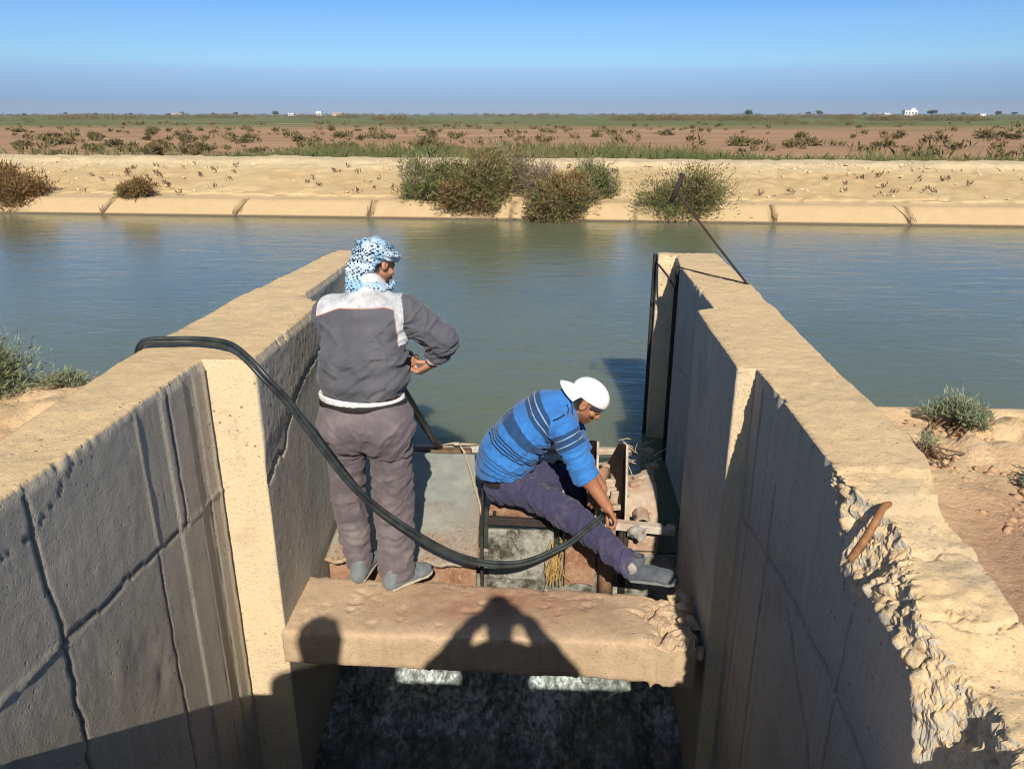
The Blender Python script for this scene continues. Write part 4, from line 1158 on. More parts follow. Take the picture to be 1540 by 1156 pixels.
t = thing('rod', (1.14, 4.37, 1.3), 'thin dark steel rod with a thicker grip leaning out over the crumbling wall top', 'rod')
MB().tube([(1.142, 4.37, 1.29), (.92, 4.41, 1.55), (.702, 4.45, 1.812)], .0065, 7).build('shaft', M['dark_steel'], t, True)
MB().tube([(.672, 4.45, 1.755), (.700, 4.45, 1.83), (.730, 4.45, 1.915)], .014, 8).build('grip', M['dark_steel'], t, True)
MB().tube([(1.142, 4.37, 1.305), (.97, 4.62, 1.304), (.80, 4.89, 1.303)], .0035, 5).build('tie_wire', M['dark_steel'], t, True)
m = MB(); m.tube(spline([(.89, 1.79, 1.275), (.862, 1.765, 1.275), (.83, 1.735, 1.235), (.80, 1.72, 1.185), (.776, 1.71, 1.15)], 24), list(np.interp(np.linspace(0, 1, 24), [0, .15, .8, 1], [.007, .0095, .011, .010])), 10)
m.build('bent_stick', M['stick'], None, True, label='bent brown bar sticking out of the broken edge of the right wall', cat='bar')
# ================================================================== PEOPLE (distance fields meshed with surface nets)
def V3(*a): return np.array(a, float)
def unit(v): v = np.asarray(v, float); return v / np.linalg.norm(v)

def cone(a, b, ra, rb):
    a, b = np.asarray(a, float), np.asarray(b, float); ab = b - a; L2 = ab @ ab
    def f(p):
        t = np.clip(((p - a) @ ab) / L2, 0, 1)
        return np.linalg.norm(p - a - t[:, None] * ab, axis=1) - (ra + (rb - ra) * t)
    return f
def flat(a, b, side, wa, wb, da, db, round_=1.0):
    """tapered elliptic limb from a to b: half width w along side, half depth d across"""
    a, b = np.asarray(a, float), np.asarray(b, float); ab = b - a; L = np.linalg.norm(ab); ax = ab / L
    s = np.asarray(side, float); s = unit(s - ax * (s @ ax)); n = np.cross(ax, s)
    def f(p):
        q = p - a; h = q @ ax; t = np.clip(h / L, 0, 1)
        w = wa + (wb - wa) * t; d = da + (db - da) * t
        ex = (h - t * L)
        u = (q @ s); v = (q @ n) * (w / d); e = ex * (w / d) * round_
        return (np.sqrt(u * u + v * v + e * e) - w) * (d / w)
    return f
def ell(c, r, rot=None):
    c = np.asarray(c, float); r = np.asarray(r, float); Rm = np.eye(3) if rot is None else np.asarray(rot, float)
    def f(p):
        q = (p - c) @ Rm.T if rot is not None else p - c
        k0 = np.linalg.norm(q / r, axis=1); k1 = np.linalg.norm(q / (r * r), axis=1)
        return k0 * (k0 - 1) / np.maximum(k1, 1e-6)
    return f
def smin(a, b, k):
    h = np.clip(.5 + .5 * (b - a) / k, 0, 1)
    return b + (a - b) * h - k * h * (1 - h)
def U(fs, k=.02):
    def f(p):
        d = fs[0](p)
        for g_ in fs[1:]:
            d = smin(d, g_(p), k)
        return d
    return f
def sub(a, b, k=.01):
    return lambda p: -smin(-a(p), b(p), k)
def chain(pts, rs):
    return [cone(p, q, r1, r2) for p, q, r1, r2 in zip(pts[:-1], pts[1:], rs[:-1], rs[1:])]

def surf(fn, lo, hi, h, iters=2):
    lo = np.asarray(lo, float); n = np.ceil((np.asarray(hi) - lo) / h).astype(int) + 1
    B = 8; nb = -(-n // B)
    G = np.full(tuple(nb * B), 1e3, np.float32)
    bi = np.stack(np.meshgrid(*[np.arange(k) for k in nb], indexing='ij'), -1).reshape(-1, 3)
    cen = lo + (bi * B + B / 2 - .5) * h
    dc = fn(cen); act = np.abs(dc) < B * h * 1.5
    ins = (dc < 0) & ~act
    off = np.stack(np.meshgrid(*[np.arange(B)] * 3, indexing='ij'), -1).reshape(-1, 3)
    for b in bi[ins]:
        G[b[0] * B:b[0] * B + B, b[1] * B:b[1] * B + B, b[2] * B:b[2] * B + B] = -1e3
    ba = bi[act]
    for s in range(0, len(ba), 400):
        idx = (ba[s:s + 400, None, :] * B + off[None]).reshape(-1, 3)
        G[idx[:, 0], idx[:, 1], idx[:, 2]] = fn(lo + idx * h)
    S = G < 0
    N = np.array(G.shape) - 1
    cnt = np.zeros(tuple(N), np.int8)
    for dx in (0, 1):
        for dy in (0, 1):
            for dz in (0, 1): cnt += S[dx:N[0] + dx, dy:N[1] + dy, dz:N[2] + dz]
    ci = np.argwhere((cnt > 0) & (cnt < 8))
    vid = np.full(tuple(N), -1, np.int64); vid[tuple(ci.T)] = np.arange(len(ci))
    acc = np.zeros((len(ci), 3)); c = np.zeros(len(ci))
    cor = [(x, y, z) for x in (0, 1) for y in (0, 1) for z in (0, 1)]
    val = {k: G[ci[:, 0] + k[0], ci[:, 1] + k[1], ci[:, 2] + k[2]] for k in cor}
    for a in cor:
        for ax in range(3):
            if a[ax]: continue
            b = list(a); b[ax] = 1; b = tuple(b)
            va, vb = val[a], val[b]; cr = (va < 0) != (vb < 0)
            t = np.clip(va / np.where(cr, va - vb, 1), 0, 1)
            p = np.tile(np.array(a, float), (len(ci), 1)); p[:, ax] += t
            acc[cr] += p[cr]; c[cr] += 1
    V = lo + (ci + acc / c[:, None]) * h
    quads = []
    for ax in range(3):
        o1, o2 = (ax + 1) % 3, (ax + 2) % 3
        A = np.moveaxis(S, ax, 0)[:-1]; Bq = np.moveaxis(S, ax, 0)[1:]
        e = np.argwhere(np.moveaxis(A != Bq, 0, ax))
        e = e[(e[:, o1] > 0) & (e[:, o2] > 0) & (e[:, o1] < N[o1]) & (e[:, o2] < N[o2])]
        s0 = S[tuple(e.T)]
        u = np.zeros(3, int); u[o1] = 1; w = np.zeros(3, int); w[o2] = 1
        q = np.stack([vid[tuple((e - u - w).T)], vid[tuple((e - w).T)], vid[tuple(e.T)], vid[tuple((e - u).T)]], 1)
        q[~s0] = q[~s0][:, ::-1]
        quads.append(q)
    F = np.vstack(quads); F = F[(F >= 0).all(1)]
    ed = np.vstack([F[:, [0, 1]], F[:, [1, 2]], F[:, [2, 3]], F[:, [3, 0]]])
    for _ in range(iters):
        sm = np.zeros_like(V); k = np.zeros(len(V))
        np.add.at(sm, ed[:, 0], V[ed[:, 1]]); np.add.at(k, ed[:, 0], 1)
        np.add.at(sm, ed[:, 1], V[ed[:, 0]]); np.add.at(k, ed[:, 1], 1)
        V = V * .5 + .5 * sm / np.maximum(k, 1)[:, None]
    return V, F
def normals(V, F):
    n = np.cross(V[F[:, 2]] - V[F[:, 0]], V[F[:, 3]] - V[F[:, 1]]); N = np.zeros_like(V)
    for k in range(4): np.add.at(N, F[:, k], n)
    return N / (np.linalg.norm(N, axis=1)[:, None] + 1e-12)
def bbox(pts, pad):
    P = np.array(pts); return P.min(0) - pad, P.max(0) + pad

# ---- cloth, skin
def m_cloth(name, c1, c2, scale=10, dust=None, weave=900, attr_fn=None, rough=.95, bump=.35):
    t = NT(name)
    n = t.noise(scale, 6, .65); f = t.noise(55, 4, .65)
    col = t.mix(t.ramp(n, [(.38, 0), (.64, 1)]), c1, c2)
    if attr_fn: col = attr_fn(t, col)
    if dust: col = t.mix(t.math('MULTIPLY', t.ramp(t.noise(4.5, 6, .7), [(.50, 0), (.68, 1)]), .6), col, dust)
    cr = t.noise(26, 5, .6, t.mapping((1, 1, .45)), 1.2)
    t.bump(t.math('ADD', cr, t.math('MULTIPLY', f, .25)), bump, .014)
    t.bump(t.noise(weave, 1, .5), .12, .001)
    t.b.inputs['Sheen Weight'].default_value = .12
    return t.done(col, rough, 0, .12)
def m_skin(name, c, c2):
    t = NT(name)
    n = t.noise(18, 5, .6)
    z = t.mix(t.ramp(n, [(.35, 0), (.65, 1)]), c, c2)
    a = t.attr('hair')
    z = t.mix(a, z, (.018, .014, .012))
    t.bump(t.noise(160, 4, .6), .15, .003)
    t.b.inputs['Subsurface Weight'].default_value = .08; t.b.inputs['Subsurface Radius'].default_value = (.01, .004, .002)
    return t.done(z, .55, 0, .4)
M['skin'] = m_skin('sunburnt_skin', (.36, .165, .090), (.29, .125, .068))
M['skin2'] = m_skin('light_brown_skin', (.46, .23, .145), (.38, .175, .105))
M['trousers1'] = m_cloth('mauve_grey_twill', (.145, .120, .130), (.112, .092, .103), 7, (.235, .20, .19))
M['trousers2'] = m_cloth('indigo_denim', (.052, .049, .100), (.041, .039, .080), 9, (.135, .115, .165))
def jk(t, col):
    a = t.attr('yoke')
    white = t.mix(t.ramp(t.noise(30, 4, .6), [(.4, 0), (.6, 1)]), (.56, .57, .57), (.46, .47, .48))
    col = t.mix(t.math('GREATER_THAN', a, .0), col, (.42, .17, .09))
    return t.mix(t.math('GREATER_THAN', a, .0035), col, white)
M['jacket'] = m_cloth('charcoal_grey_jacket', (.096, .097, .112), (.076, .077, .090), 8, (.125, .122, .13), attr_fn=jk)
def pol(t, col):
    """stripes along the body coordinate 's' (metres from the hem)"""
    s = t.attr('s')
    def band(a, b): return t.math('MULTIPLY', t.math('GREATER_THAN', s, a), t.math('LESS_THAN', s, b))
    navy = (.022, .062, .155); pale = (.24, .34, .50); dk = (.012, .022, .060)
    for a, b in ((.245, .300), (.365, .452)): col = t.mix(band(a, b), col, navy)
    for a in (.388, .424): col = t.mix(band(a, a + .006), col, pale)
    for a in (.028, .050, .070, .088): col = t.mix(band(a, a + .005), col, navy)
    for a in (.150, .166, .182, .198): col = t.mix(band(a, a + .007), col, dk)
    for a in (.535, .556, .580): col = t.mix(band(a, a + .006), col, dk)
    return col
M['polo'] = m_cloth('striped_blue_jersey', (.042, .185, .50), (.034, .155, .44), 9, None, attr_fn=pol, bump=.4)
def m_keff():
    t = NT('chequered_headscarf')
    v = t.n('ShaderNodeVectorMath', operation='ADD')
    nz = t.n('ShaderNodeTexNoise'); nz.inputs['Scale'].default_value = 16; nz.inputs['Detail'].default_value = 3
    t.link(t.tc.outputs['Object'], nz.inputs['Vector'])
    sc_ = t.n('ShaderNodeVectorMath', operation='SCALE'); sc_.inputs['Scale'].default_value = .045
    t.link(nz.outputs['Color'], sc_.inputs[0]); t.link(t.tc.outputs['Object'], v.inputs[0]); t.link(sc_.outputs[0], v.inputs[1])
    mp = t.n('ShaderNodeMapping'); mp.inputs['Rotation'].default_value = (.5, .6, .4); t.link(v.outputs[0], mp.inputs[0])
    x = t.voro(70, mp.outputs[0], 'F1', .2)
    big = t.noise(13, 3, .5)
    base = t.mix(t.ramp(big, [(.42, 0), (.6, 1)]), (.46, .56, .64), (.25, .42, .58))
    thr = t.math('MULTIPLY', t.ramp(t.noise(9, 2, .5, t.mapping((1, 1, 1.6))), [(.36, .24), (.64, .50)]), 1.0)
    k = t.math('LESS_THAN', x, thr)
    col = t.mix(k, base, (.012, .018, .035))
    t.bump(t.noise(45, 4, .6), .5, .008)
    return t.done(col, .95, 0, .1)
M['keffiyeh'] = m_keff()
M['cap'] = m_cloth('white_cotton_cap', (.84, .83, .81), (.78, .77, .76), 14, None, bump=.15)
M['capdark'] = m_cloth('dark_cap_band', (.045, .04, .055), (.03, .028, .04), 14, None, bump=.2)
M['belt'] = m_simple('dark_belt', (.02, .018, .018), (.03, .026, .024), 20, .5, 0, .2, .003)
M['shoe'] = m_cloth('dusty_grey_shoe', (.17, .19, .195), (.125, .145, .155), 16, (.27, .25, .21), bump=.3)
M['shoe_dark'] = m_cloth('slate_shoe', (.085, .10, .125), (.06, .072, .09), 16, (.16, .16, .16), bump=.3)
M['sole'] = m_simple('pale_rubber_sole', (.42, .38, .30), (.33, .30, .24), 30, .85, 0, .2, .003)
M['sole_dark'] = m_simple('grey_rubber_sole', (.17, .18, .19), (.13, .135, .14), 30, .85, 0, .2, .003)
M['hemwhite'] = m_cloth('white_ribbed_hem', (.66, .66, .66), (.58, .58, .58), 14, None, bump=.4)
M['phone'] = m_simple('black_phone', (.015, .015, .017), (.02, .02, .022), 30, .3, 0, 0)
M['shadow_cloth'] = m_cloth('navy_work_cloth', (.05, .055, .08), (.04, .045, .07), 9, None)

def hand(wrist, d, palm_n, side, curl, spread=.5, s=1.0, thumb_curl=.6):
    """SDF pieces of a hand: d wrist->knuckles, palm_n the way the palm faces, side = thumb side"""
    d = unit(d); nrm = unit(np.asarray(palm_n, float) - d * (np.asarray(palm_n, float) @ d)); sd = np.cross(d, nrm) * side
    w = np.asarray(wrist, float)
    P = lambda a, b, c: w + (d * a + sd * b + nrm * c) * s
    fs = [flat(P(.008, 0, 0), P(.080, .002, 0), sd, .030 * s, .040 * s, .017 * s, .014 * s)]
    L = (.070, .080, .074, .058); R0 = (.0092, .0095, .0090, .0080)
    pieces = []
    for i in range(4):
        b0 = .030 - .0205 * i
        k = P(.083 - .004 * abs(i - 1.2), b0, 0); fd = unit(d + sd * (spread * (.12 - .085 * i)))
        a = 0; cur = k; pts = [k]; cl = curl[i] if hasattr(curl, '__len__') else curl
        for j, fr in enumerate((.45, .31, .24)):
            a += cl * (.75, 1.0, .75)[j]
            dirv = fd * math.cos(a) + nrm * math.sin(a)
            cur = cur + dirv * L[i] * fr * s; pts.append(cur)
        pieces.append((pts, [R0[i] * s, R0[i] * .95 * s, R0[i] * .85 * s, R0[i] * .72 * s]))
    t0 = P(.022, .028, .004); t1 = P(.052, .052, .014 + .012 * thumb_curl); t2 = P(.078, .050 - .012 * thumb_curl, .022 + .022 * thumb_curl); 
    pieces.append(([t0, t1, t2, P(.098, .042 - .022 * thumb_curl, .026 + .032 * thumb_curl)], [.0135 * s, .011 * s, .0098 * s, .0078 * s]))
    fing = [U(chain(p, r), .004) for p, r in pieces]
    return U(fs + fing, .006)

def head(c, fwd, up, s=1.0):
    """skull, jaw, nose, ears, neck stub; returns sdf and the local frame"""
    f_ = unit(fwd); u_ = np.asarray(up, float); u_ = unit(u_ - f_ * (u_ @ f_)); r_ = np.cross(f_, u_)
    Rm = np.stack([r_, f_, u_]); c = np.asarray(c, float)
    Pt = lambda x, y, z: c + (r_ * x + f_ * y + u_ * z) * s
    fs = [ell(Pt(0, -.008, .028), np.array([.076, .096, .092]) * s, Rm), ell(Pt(0, .022, -.035), np.array([.060, .066, .080]) * s, Rm),
          ell(Pt(0, .058, -.090), np.array([.030, .026, .022]) * s, Rm), ell(Pt(0, .078, .022), np.array([.052, .016, .012]) * s, Rm)]
    fs.append(cone(Pt(0, .086, .012), Pt(0, .112, -.030), .008 * s, .0125 * s))
    for k in (-1, 1):
        fs.append(cone(Pt(.012 * k, .098, -.034), Pt(.012 * k, .092, -.034), .008 * s, .008 * s))
        fs.append(ell(Pt(.046 * k, .064, -.020), np.array([.022, .02, .018]) * s, Rm))
    fs.append(ell(Pt(0, .088, -.058), np.array([.026, .010, .006]) * s, Rm)); fs.append(ell(Pt(0, .085, -.070), np.array([.022, .010, .007]) * s, Rm))
    base = U(fs, .014 * s)
    holes = U([ell(Pt(.031 * k, .096, .004), np.array([.018, .014, .011]) * s, Rm) for k in (-1, 1)] + [ell(Pt(0, .099, -.064), np.array([.024, .010, .0025]) * s, Rm)], .003)
    base = sub(base, holes, .006)
    ears = []
    for k in (-1, 1):
        e = ell(Pt(.078 * k, -.006, -.004), np.array([.010, .020, .033]) * s, Rm)
        hol = ell(Pt(.088 * k, -.002, -.002), np.array([.007, .011, .020]) * s, Rm)
        ears.append(sub(e, hol, .004))
    eyes = [ell(Pt(.031 * k, .083, .004), np.array([.0125, .0125, .0105]) * s, Rm) for k in (-1, 1)]
    return U([base] + ears + eyes, .004), Pt, Rm

def hair_attr(V, Pt, Rm, c, s, beard=True, cap_line=.03):
    q = (V - np.asarray(c)) @ Rm.T / s
    n = .006 * fbm(V * 60, 3, 9)
    back = smooth(.0, -.02, q[:, 1] + n * 2 + .0) * smooth(-.075, -.05, q[:, 2] + n) * smooth(.13, .12, np.linalg.norm(q, axis=1))
    top = smooth(cap_line - .01, cap_line + .01, q[:, 2] + n)
    side = smooth(.02, .012, q[:, 1]) * smooth(-.035, -.02, q[:, 2]) * smooth(.055, .062, np.abs(q[:, 0]))
    ear = (np.abs(q[:, 0]) > .074) & (np.abs(q[:, 1] + .006) < .024) & (np.abs(q[:, 2] + .004) < .036)
    h = np.maximum(np.maximum(back, top), side) * ~ear
    br = smooth(.006, .003, np.abs(q[:, 2] - .026)) * (q[:, 1] > .06) * (np.abs(q[:, 0]) > .012) * (np.abs(q[:, 0]) < .052)
    eye = smooth(.0065, .005, np.hypot(np.abs(q[:, 0]) - .031, q[:, 2] - .004)) * (q[:, 1] > .07)
    mous = .75 * smooth(.007, .004, np.abs(q[:, 2] + .049)) * (q[:, 1] > .075) * (np.abs(q[:, 0]) < .028)
    stub = .45 * smooth(-.045, -.06, q[:, 2]) * (q[:, 1] > .0) * smooth(-.13, -.11, q[:, 2]) if beard else 0
    return np.clip(np.maximum.reduce([h, br, eye, mous, stub + 0 * h]), 0, 1)

def wrinkle(V, F, amp, scale, axis_fn=None, seed=0, sharp=1.0):
    """push cloth folds out along the normals"""
    N = normals(V, F)
    q = V * scale if axis_fn is None else axis_fn(V)
    f = 1 - np.abs(fbm(q + .35 * fbm(V * 9, 2, seed + 5)[:, None], 3, seed)) * 2.2
    f = np.maximum(np.sign(f) * np.abs(f) ** sharp, -.15)
    return V + N * (amp * (f - .45))[:, None]

def shoe(name, heel, toe, up, mats, parent, w=.045, h=.075):
    heel, toe, up = map(lambda q: np.asarray(q, float), (heel, toe, up)); d = unit(toe - heel); L = np.linalg.norm(toe - heel)
    u = unit(up - d * (up @ d)); s = np.cross(d, u)
    P = lambda a, b, c: heel + d * a * L + s * b + u * c
    Rm = np.stack([d, s, u])
    upper = U([flat(P(.13, 0, .045), P(.72, .004, .036), s, w * .86, w, .042, .028), ell(P(.80, .004, .034), [L * .20, w * 1.0, .032], Rm),
               flat(P(.16, 0, .04), P(.22, 0, h + .012), s, .038, .036, .040, .040), ell(P(.5, 0, .055), [L * .2, .03, .03], Rm)], .022)
    sole_ = U([flat(P(.12, 0, .012), P(.82, .003, .012), s, w * .92, w * 1.06, .014, .014), ell(P(.84, .003, .012), [L * .19, w * 1.05, .014], Rm)], .01)
    sole = lambda p: np.maximum(sole_(p), -(p - heel) @ u)
    lo, hi = bbox([P(-.1, -.07, -.02), P(1.1, .07, -.02), P(-.1, .07, .13), P(1.1, -.07, .13), P(-.1, -.07, .13), P(1.1, .07, .13), P(-.1, .07, -.02), P(1.1, -.07, -.02)], .01)
    V, F = surf(upper, lo, hi, .0045); V = wrinkle(V, F, .0018, 30, seed=4)
    o = mesh(name, V, F, mats[0], parent)
    V, F = surf(sole, lo, hi, .0045, 1)
    so = mesh('sole', V, F, mats[1], parent=o)
    m = MB()
    for k in range(4):
        a = .36 + .085 * k
        m.tube([P(a, -.024, .070 - .012 * k), P(a + .02, 0, .082 - .014 * k), P(a + .03, .024, .070 - .012 * k)], .0028, 5)
    m.build('laces', mats[1], o, True)
    return o

def belt(pts, centre, h, parent):
    P_ = np.array(pts, float); o_ = P_ - centre; o_[:, 2] = 0; o_ /= np.linalg.norm(o_, axis=1)[:, None]
    rows = [P_ + o_ * a + V3(0, 0, b) for a, b in ((-.012, h / 2), (.003, h / 2), (.005, h / 2 - .003), (.005, -h / 2 + .003), (.003, -h / 2), (-.012, -h / 2))]
    mesh('belt', np.stack(rows, 1).reshape(-1, 3), grid_faces(len(P_), 6), M['belt'], parent)

# ------------------------------------------------------------------ standing man
def standing_man():
    t = thing('person', (-.85, 3.2, 0), 'standing man seen from behind in grey and white jacket and chequered headscarf', 'person')
    hipL, hipR = V3(-.955, 3.215, .88), V3(-.745, 3.205, .88)
    kneeL, kneeR = V3(-.995, 3.29, .47), V3(-.765, 3.275, .48)
    ankL, ankR = V3(-.965, 3.255, .10), V3(-.752, 3.20, .10)
    shL, shR = V3(-1.045, 3.36, 1.37), V3(-.655, 3.345, 1.385)
    elL, elR = V3(-1.03, 3.60, 1.20), V3(-.505, 3.36, 1.235)
    wrL, wrR = V3(-.80, 3.56, 1.06), V3(-.560, 3.41, 1.110)
    hc = V3(-.825, 3.455, 1.575); ffw = V3(.55, .68, -.50)
    hd, Pt, Rm = head(hc, ffw, (0.05, .25, 1), .94)
    torso = [flat((-.85, 3.21, .86), (-.85, 3.27, 1.10), (1, 0, 0), .165, .155, .09, .09), flat((-.86, 3.27, 1.10), (-.86, 3.345, 1.34), (1, 0, 0), .14, .155, .09, .09),
             cone(shL + V3(.03, 0, -.02), shR - V3(.03, 0, .02), .042, .042), cone((-.85, 3.36, 1.40), hc - unit(ffw) * .015 - V3(0, 0, .07), .062, .056)]
    legs = chain([hipL, kneeL, ankL], [.085, .058, .042]) + chain([hipR, kneeR, ankR], [.085, .058, .042])
    feet = [flat(ankL - V3(0, 0, .055), ankL + V3(.02, .13, -.06), (1, 0, 0), .035, .04, .03, .02), flat(ankR - V3(0, 0, .055), ankR + V3(.1, .1, -.06), (1, -1, 0), .035, .04, .03, .02)]
    arms = chain([shL + V3(.02, 0, -.03), elL, wrL], [.04, .036, .027]) + chain([shR - V3(.02, 0, .03), elR, wrR], [.04, .036, .027])
    hR = hand(wrR + V3(-.004, 0, -.006), unit(V3(-.60, .16, -.42)), V3(-.45, .35, .65), 1, (.75, .85, .9, 1.0), .5, 1.1, .9)
    hL = hand(wrL + V3(.02, -.01, 0), unit(V3(.90, -.32, -.05)), V3(.1, -.6, .5), -1, (.6, .75, .85, .9), .5, 1.1, .5)
    body = U([U([hd, U(torso, .05), U(legs, .03), U(feet, .02), U(arms, .03)], .03), hR, hL], .008)
    lo, hi = bbox([hipL, ankL, ankR, shL, shR, elL, elR, wrL, wrR, hc], .16)
    lo[2] = 0.0
    V, F = surf(body, lo, hi, .0042, 1)
    hair = hair_attr(V, Pt, Rm, hc, .94, True, .03)
    mesh('body', V, F, M['skin2'], t, attrs={'hair': hair})
    # trousers
    tl = [flat((-.862, 3.205, .985), (-.862, 3.20, .90), (1, 0, 0), .195, .200, .120, .130), cone((-.95, 3.17, .87), (-.945, 3.18, .84), .112, .105), cone((-.77, 3.16, .87), (-.77, 3.17, .84), .114, .107)]
    tl2 = chain([hipL + V3(0, 0, .0), kneeL, ankL + V3(.0, .01, -.035)], [.112, .082, .066])
    tr2 = chain([hipR, kneeR, ankR + V3(0, .005, -.035)], [.114, .096, .086])
    cut = lambda p: np.minimum(.995 + 0 * p[:, 2] - p[:, 2], p[:, 2] - .052)
    raw = lambda p: smin(U(tl, .05)(p), np.minimum(U(tl2, .02)(p), U(tr2, .02)(p)), .045)
    f = lambda p: np.maximum(raw(p), -cut(p))
    V, F = surf(f, lo, hi, .0055, 2)
    def ax(Vv):
        z = Vv[:, 2]; s_ = np.where(Vv[:, 0] > -.85, 1, -1)
        sl = np.where(z > .72, 1.6, .55) * s_ * (-1)
        return np.stack([Vv[:, 0] * 6, Vv[:, 1] * 5, (z + sl * (Vv[:, 0] + .85) * .6) * 13], -1)
    k = smooth(.98, .85, V[:, 2]) * (1 - .35 * np.exp(-((V[:, 2] - .66) / .1) ** 2) * 0)
    W = wrinkle(V, F, .016, 1, lambda q: ax(q) * .66, 21, 1.6); W2 = wrinkle(V, F, .005, 12, None, 25)
    V = V + (W - V) * k[:, None] + (W2 - V) * k[:, None]
    # stacked creases near the ankles
    N = normals(V, F); z = V[:, 2]
    V += N * ((.0035) * np.sin(z * 105 + 5 * fbm(V * 9, 2, 31)) * smooth(.42, .12, z))[:, None]
    o = mesh('trousers', V, F, M['trousers1'], t)
    # pocket flaps on the seat
    m = MB()
    bl = [V3(-.862 + .199 * math.cos(a), 3.205 + .124 * math.sin(a), .984) for a in np.linspace(math.pi, 2 * math.pi, 30)]
    belt(bl, V3(-.862, 3.205, 0), .032, t)
    # jacket
    hem_z = 1.02
    body_j = [flat((-.868, 3.23, 1.03), (-.866, 3.26, 1.12), (1, 0, 0), .188, .192, .136, .146), flat((-.866, 3.26, 1.12), (-.862, 3.33, 1.32), (1, 0, 0), .190, .194, .144, .132),
              flat((-1.015, 3.35, 1.38), (-.70, 3.34, 1.39), (0, 1, .2), .085, .085, .062, .062), cone((-.85, 3.35, 1.41), (-.84, 3.40, 1.475), .085, .075)]
    arm_r = chain([shR + V3(-.02, 0, -.02), elR, wrR + V3(-.0, -.0, .005)], [.086, .070, .050])
    arm_l = chain([shL + V3(.02, 0, -.02), elL, wrL + V3(0, 0, 0)], [.086, .070, .048])
    raw = lambda p: smin(smin(U(body_j, .05)(p), U(arm_r, .02)(p), .03), U(arm_l, .02)(p), .03)
    neck_hole = cone((-.83, 3.42, 1.46), (-.81, 3.50, 1.60), .058, .09)
    def f(p):
        d = raw(p); d = np.maximum(d, 1.0 + .012 * np.sin(p[:, 0] * 14) - p[:, 2])
        d = np.maximum(d, -neck_hole(p))
        for w_, e_ in ((wrR, elR), (wrL, elL)):
            dd = unit(w_ - e_); sl = (p - w_) @ dd + .022
            near = np.linalg.norm(p - w_, axis=1) < .13
            d = np.where(near, np.maximum(d, sl), d)
        return d
    V, F = surf(f, lo - .02, hi + .02, .0055, 2)
    dR = U(arm_r, .02)(V); dB = U(body_j, .05)(V); dL = U(arm_l, .02)(V)
    sleeve = smooth(-.012, .012, dB - np.minimum(dR, dL))
    def ax(Vv):
        z = Vv[:, 2]; x = Vv[:, 0] + .85
        return np.stack([x * 4 + z * 2, Vv[:, 1] * 4, (z - .55 * x * np.sign(x + .1)) * np.where(z < 1.2, 15, 8)], -1)
    k = smooth(1.45, 1.30, V[:, 2])
    W = wrinkle(V, F, .024, 1, lambda q: ax(q) * .72, 41, 1.5)
    axr = unit(elR - shR); axf = unit(wrR - elR)
    W3 = wrinkle(V, F, .013, 1, lambda Vv: np.stack([Vv @ axr * 20, (Vv @ axf) * 20, Vv[:, 1] * 5], -1), 47, 1.2)
    V = V + (W - V) * (k * (1 - sleeve))[:, None] + (W3 - V) * sleeve[:, None]
    N = normals(V, F)
    V += N * (.016 * np.exp(-((V[:, 2] - 1.075) / .03) ** 2) * (1 - sleeve))[:, None]        # blouson bulge above the hem
    x = V[:, 0] + .85
    backness = V[:, 1] < 3.40
    zy = 1.410 - .55 * np.maximum(np.abs(x + .0) - .10, 0) ** 1.2 + .02 * x
    yk = (V[:, 2] - zy)
    strip = .026 - np.abs(x - .168 + .10 * (V[:, 2] - 1.40))       # white panel running down beside the armhole
    strip = np.where((V[:, 2] > 1.24) & (sleeve < .55), strip, -1)
    cuffR = np.maximum(.016 - np.abs((V - wrR) @ axf + .022), -1); cuffR = np.where(np.linalg.norm(V - wrR, axis=1) < .09, cuffR, -1)
    inner = np.where((sleeve > .5), .022 - np.linalg.norm((V - (elR * .42 + shR * .58 + V3(-.035, .0, -.075))) * [1, .3, 1], axis=1), -1)
    inner2 = np.where((sleeve > .5), .018 - np.linalg.norm((V - (elR * .75 + wrR * .25 + V3(-.055, .0, -.0))) * [1, .3, .7], axis=1), -1)
    yk = np.where(sleeve > .5, -1, yk)
    yoke = np.maximum.reduce([yk, strip, cuffR, inner, inner2])
    mesh('jacket', V, F, M['jacket'], t, attrs={'yoke': yoke})
    hb = U([flat((-.870, 3.215, 1.035), (-.866, 3.215, .997), (1, 0, 0), .190, .188, .132, .131)], .02)
    hf = lambda p: np.maximum(np.abs(hb(p)) - .006, np.abs(p[:, 2] - 1.012 + .06 * (p[:, 0] + .85) * 0) - .017)
    V, F = surf(hf, (-1.15, 2.98, .95), (-.55, 3.46, 1.09), .005, 1)
    V = wrinkle(V, F, .002, 1, lambda Vv: np.stack([Vv[:, 0] * 40, Vv[:, 1] * 40, Vv[:, 2] * 4], -1), 52)
    V[:, 2] -= .018 * smooth(-1.05, -.65, V[:, 0])
    mesh('hem_band', V, F, M['hemwhite'], t)
    # headscarf: wound turban with a tail at the nape
    T = [ell(Pt(0, -.012, .050), [.084, .097, .073], Rm), ell(Pt(0, -.055, .0), [.070, .052, .074], Rm)]
    ring = []
    for a0, zz_, rr, tilt in ((0, .030, .094, .25), (1.5, .058, .092, -.3), (.7, .010, .092, .5)):
        pts = [Pt(rr * .98 * math.cos(a), -.012 + rr * 1.08 * math.sin(a), zz_ + tilt * .06 * math.sin(a + a0) + (.018 if math.sin(a) > .3 else 0)) for a in np.linspace(0, 2 * math.pi, 15)]
        ring += chain(pts, [.016] * 15)
    tail = chain([Pt(.02, -.088, .0), Pt(-.035, -.105, -.07), V3(-.925, 3.355, 1.455)], [.030, .022, .010]) + chain([Pt(-.06, -.05, -.03), V3(-.90, 3.345, 1.475), V3(-.80, 3.35, 1.475), V3(-.755, 3.42, 1.485)], [.048, .036, .034, .026])
    sc_f = U([U(T, .02), U(ring, .008), U(tail, .03)], .018)
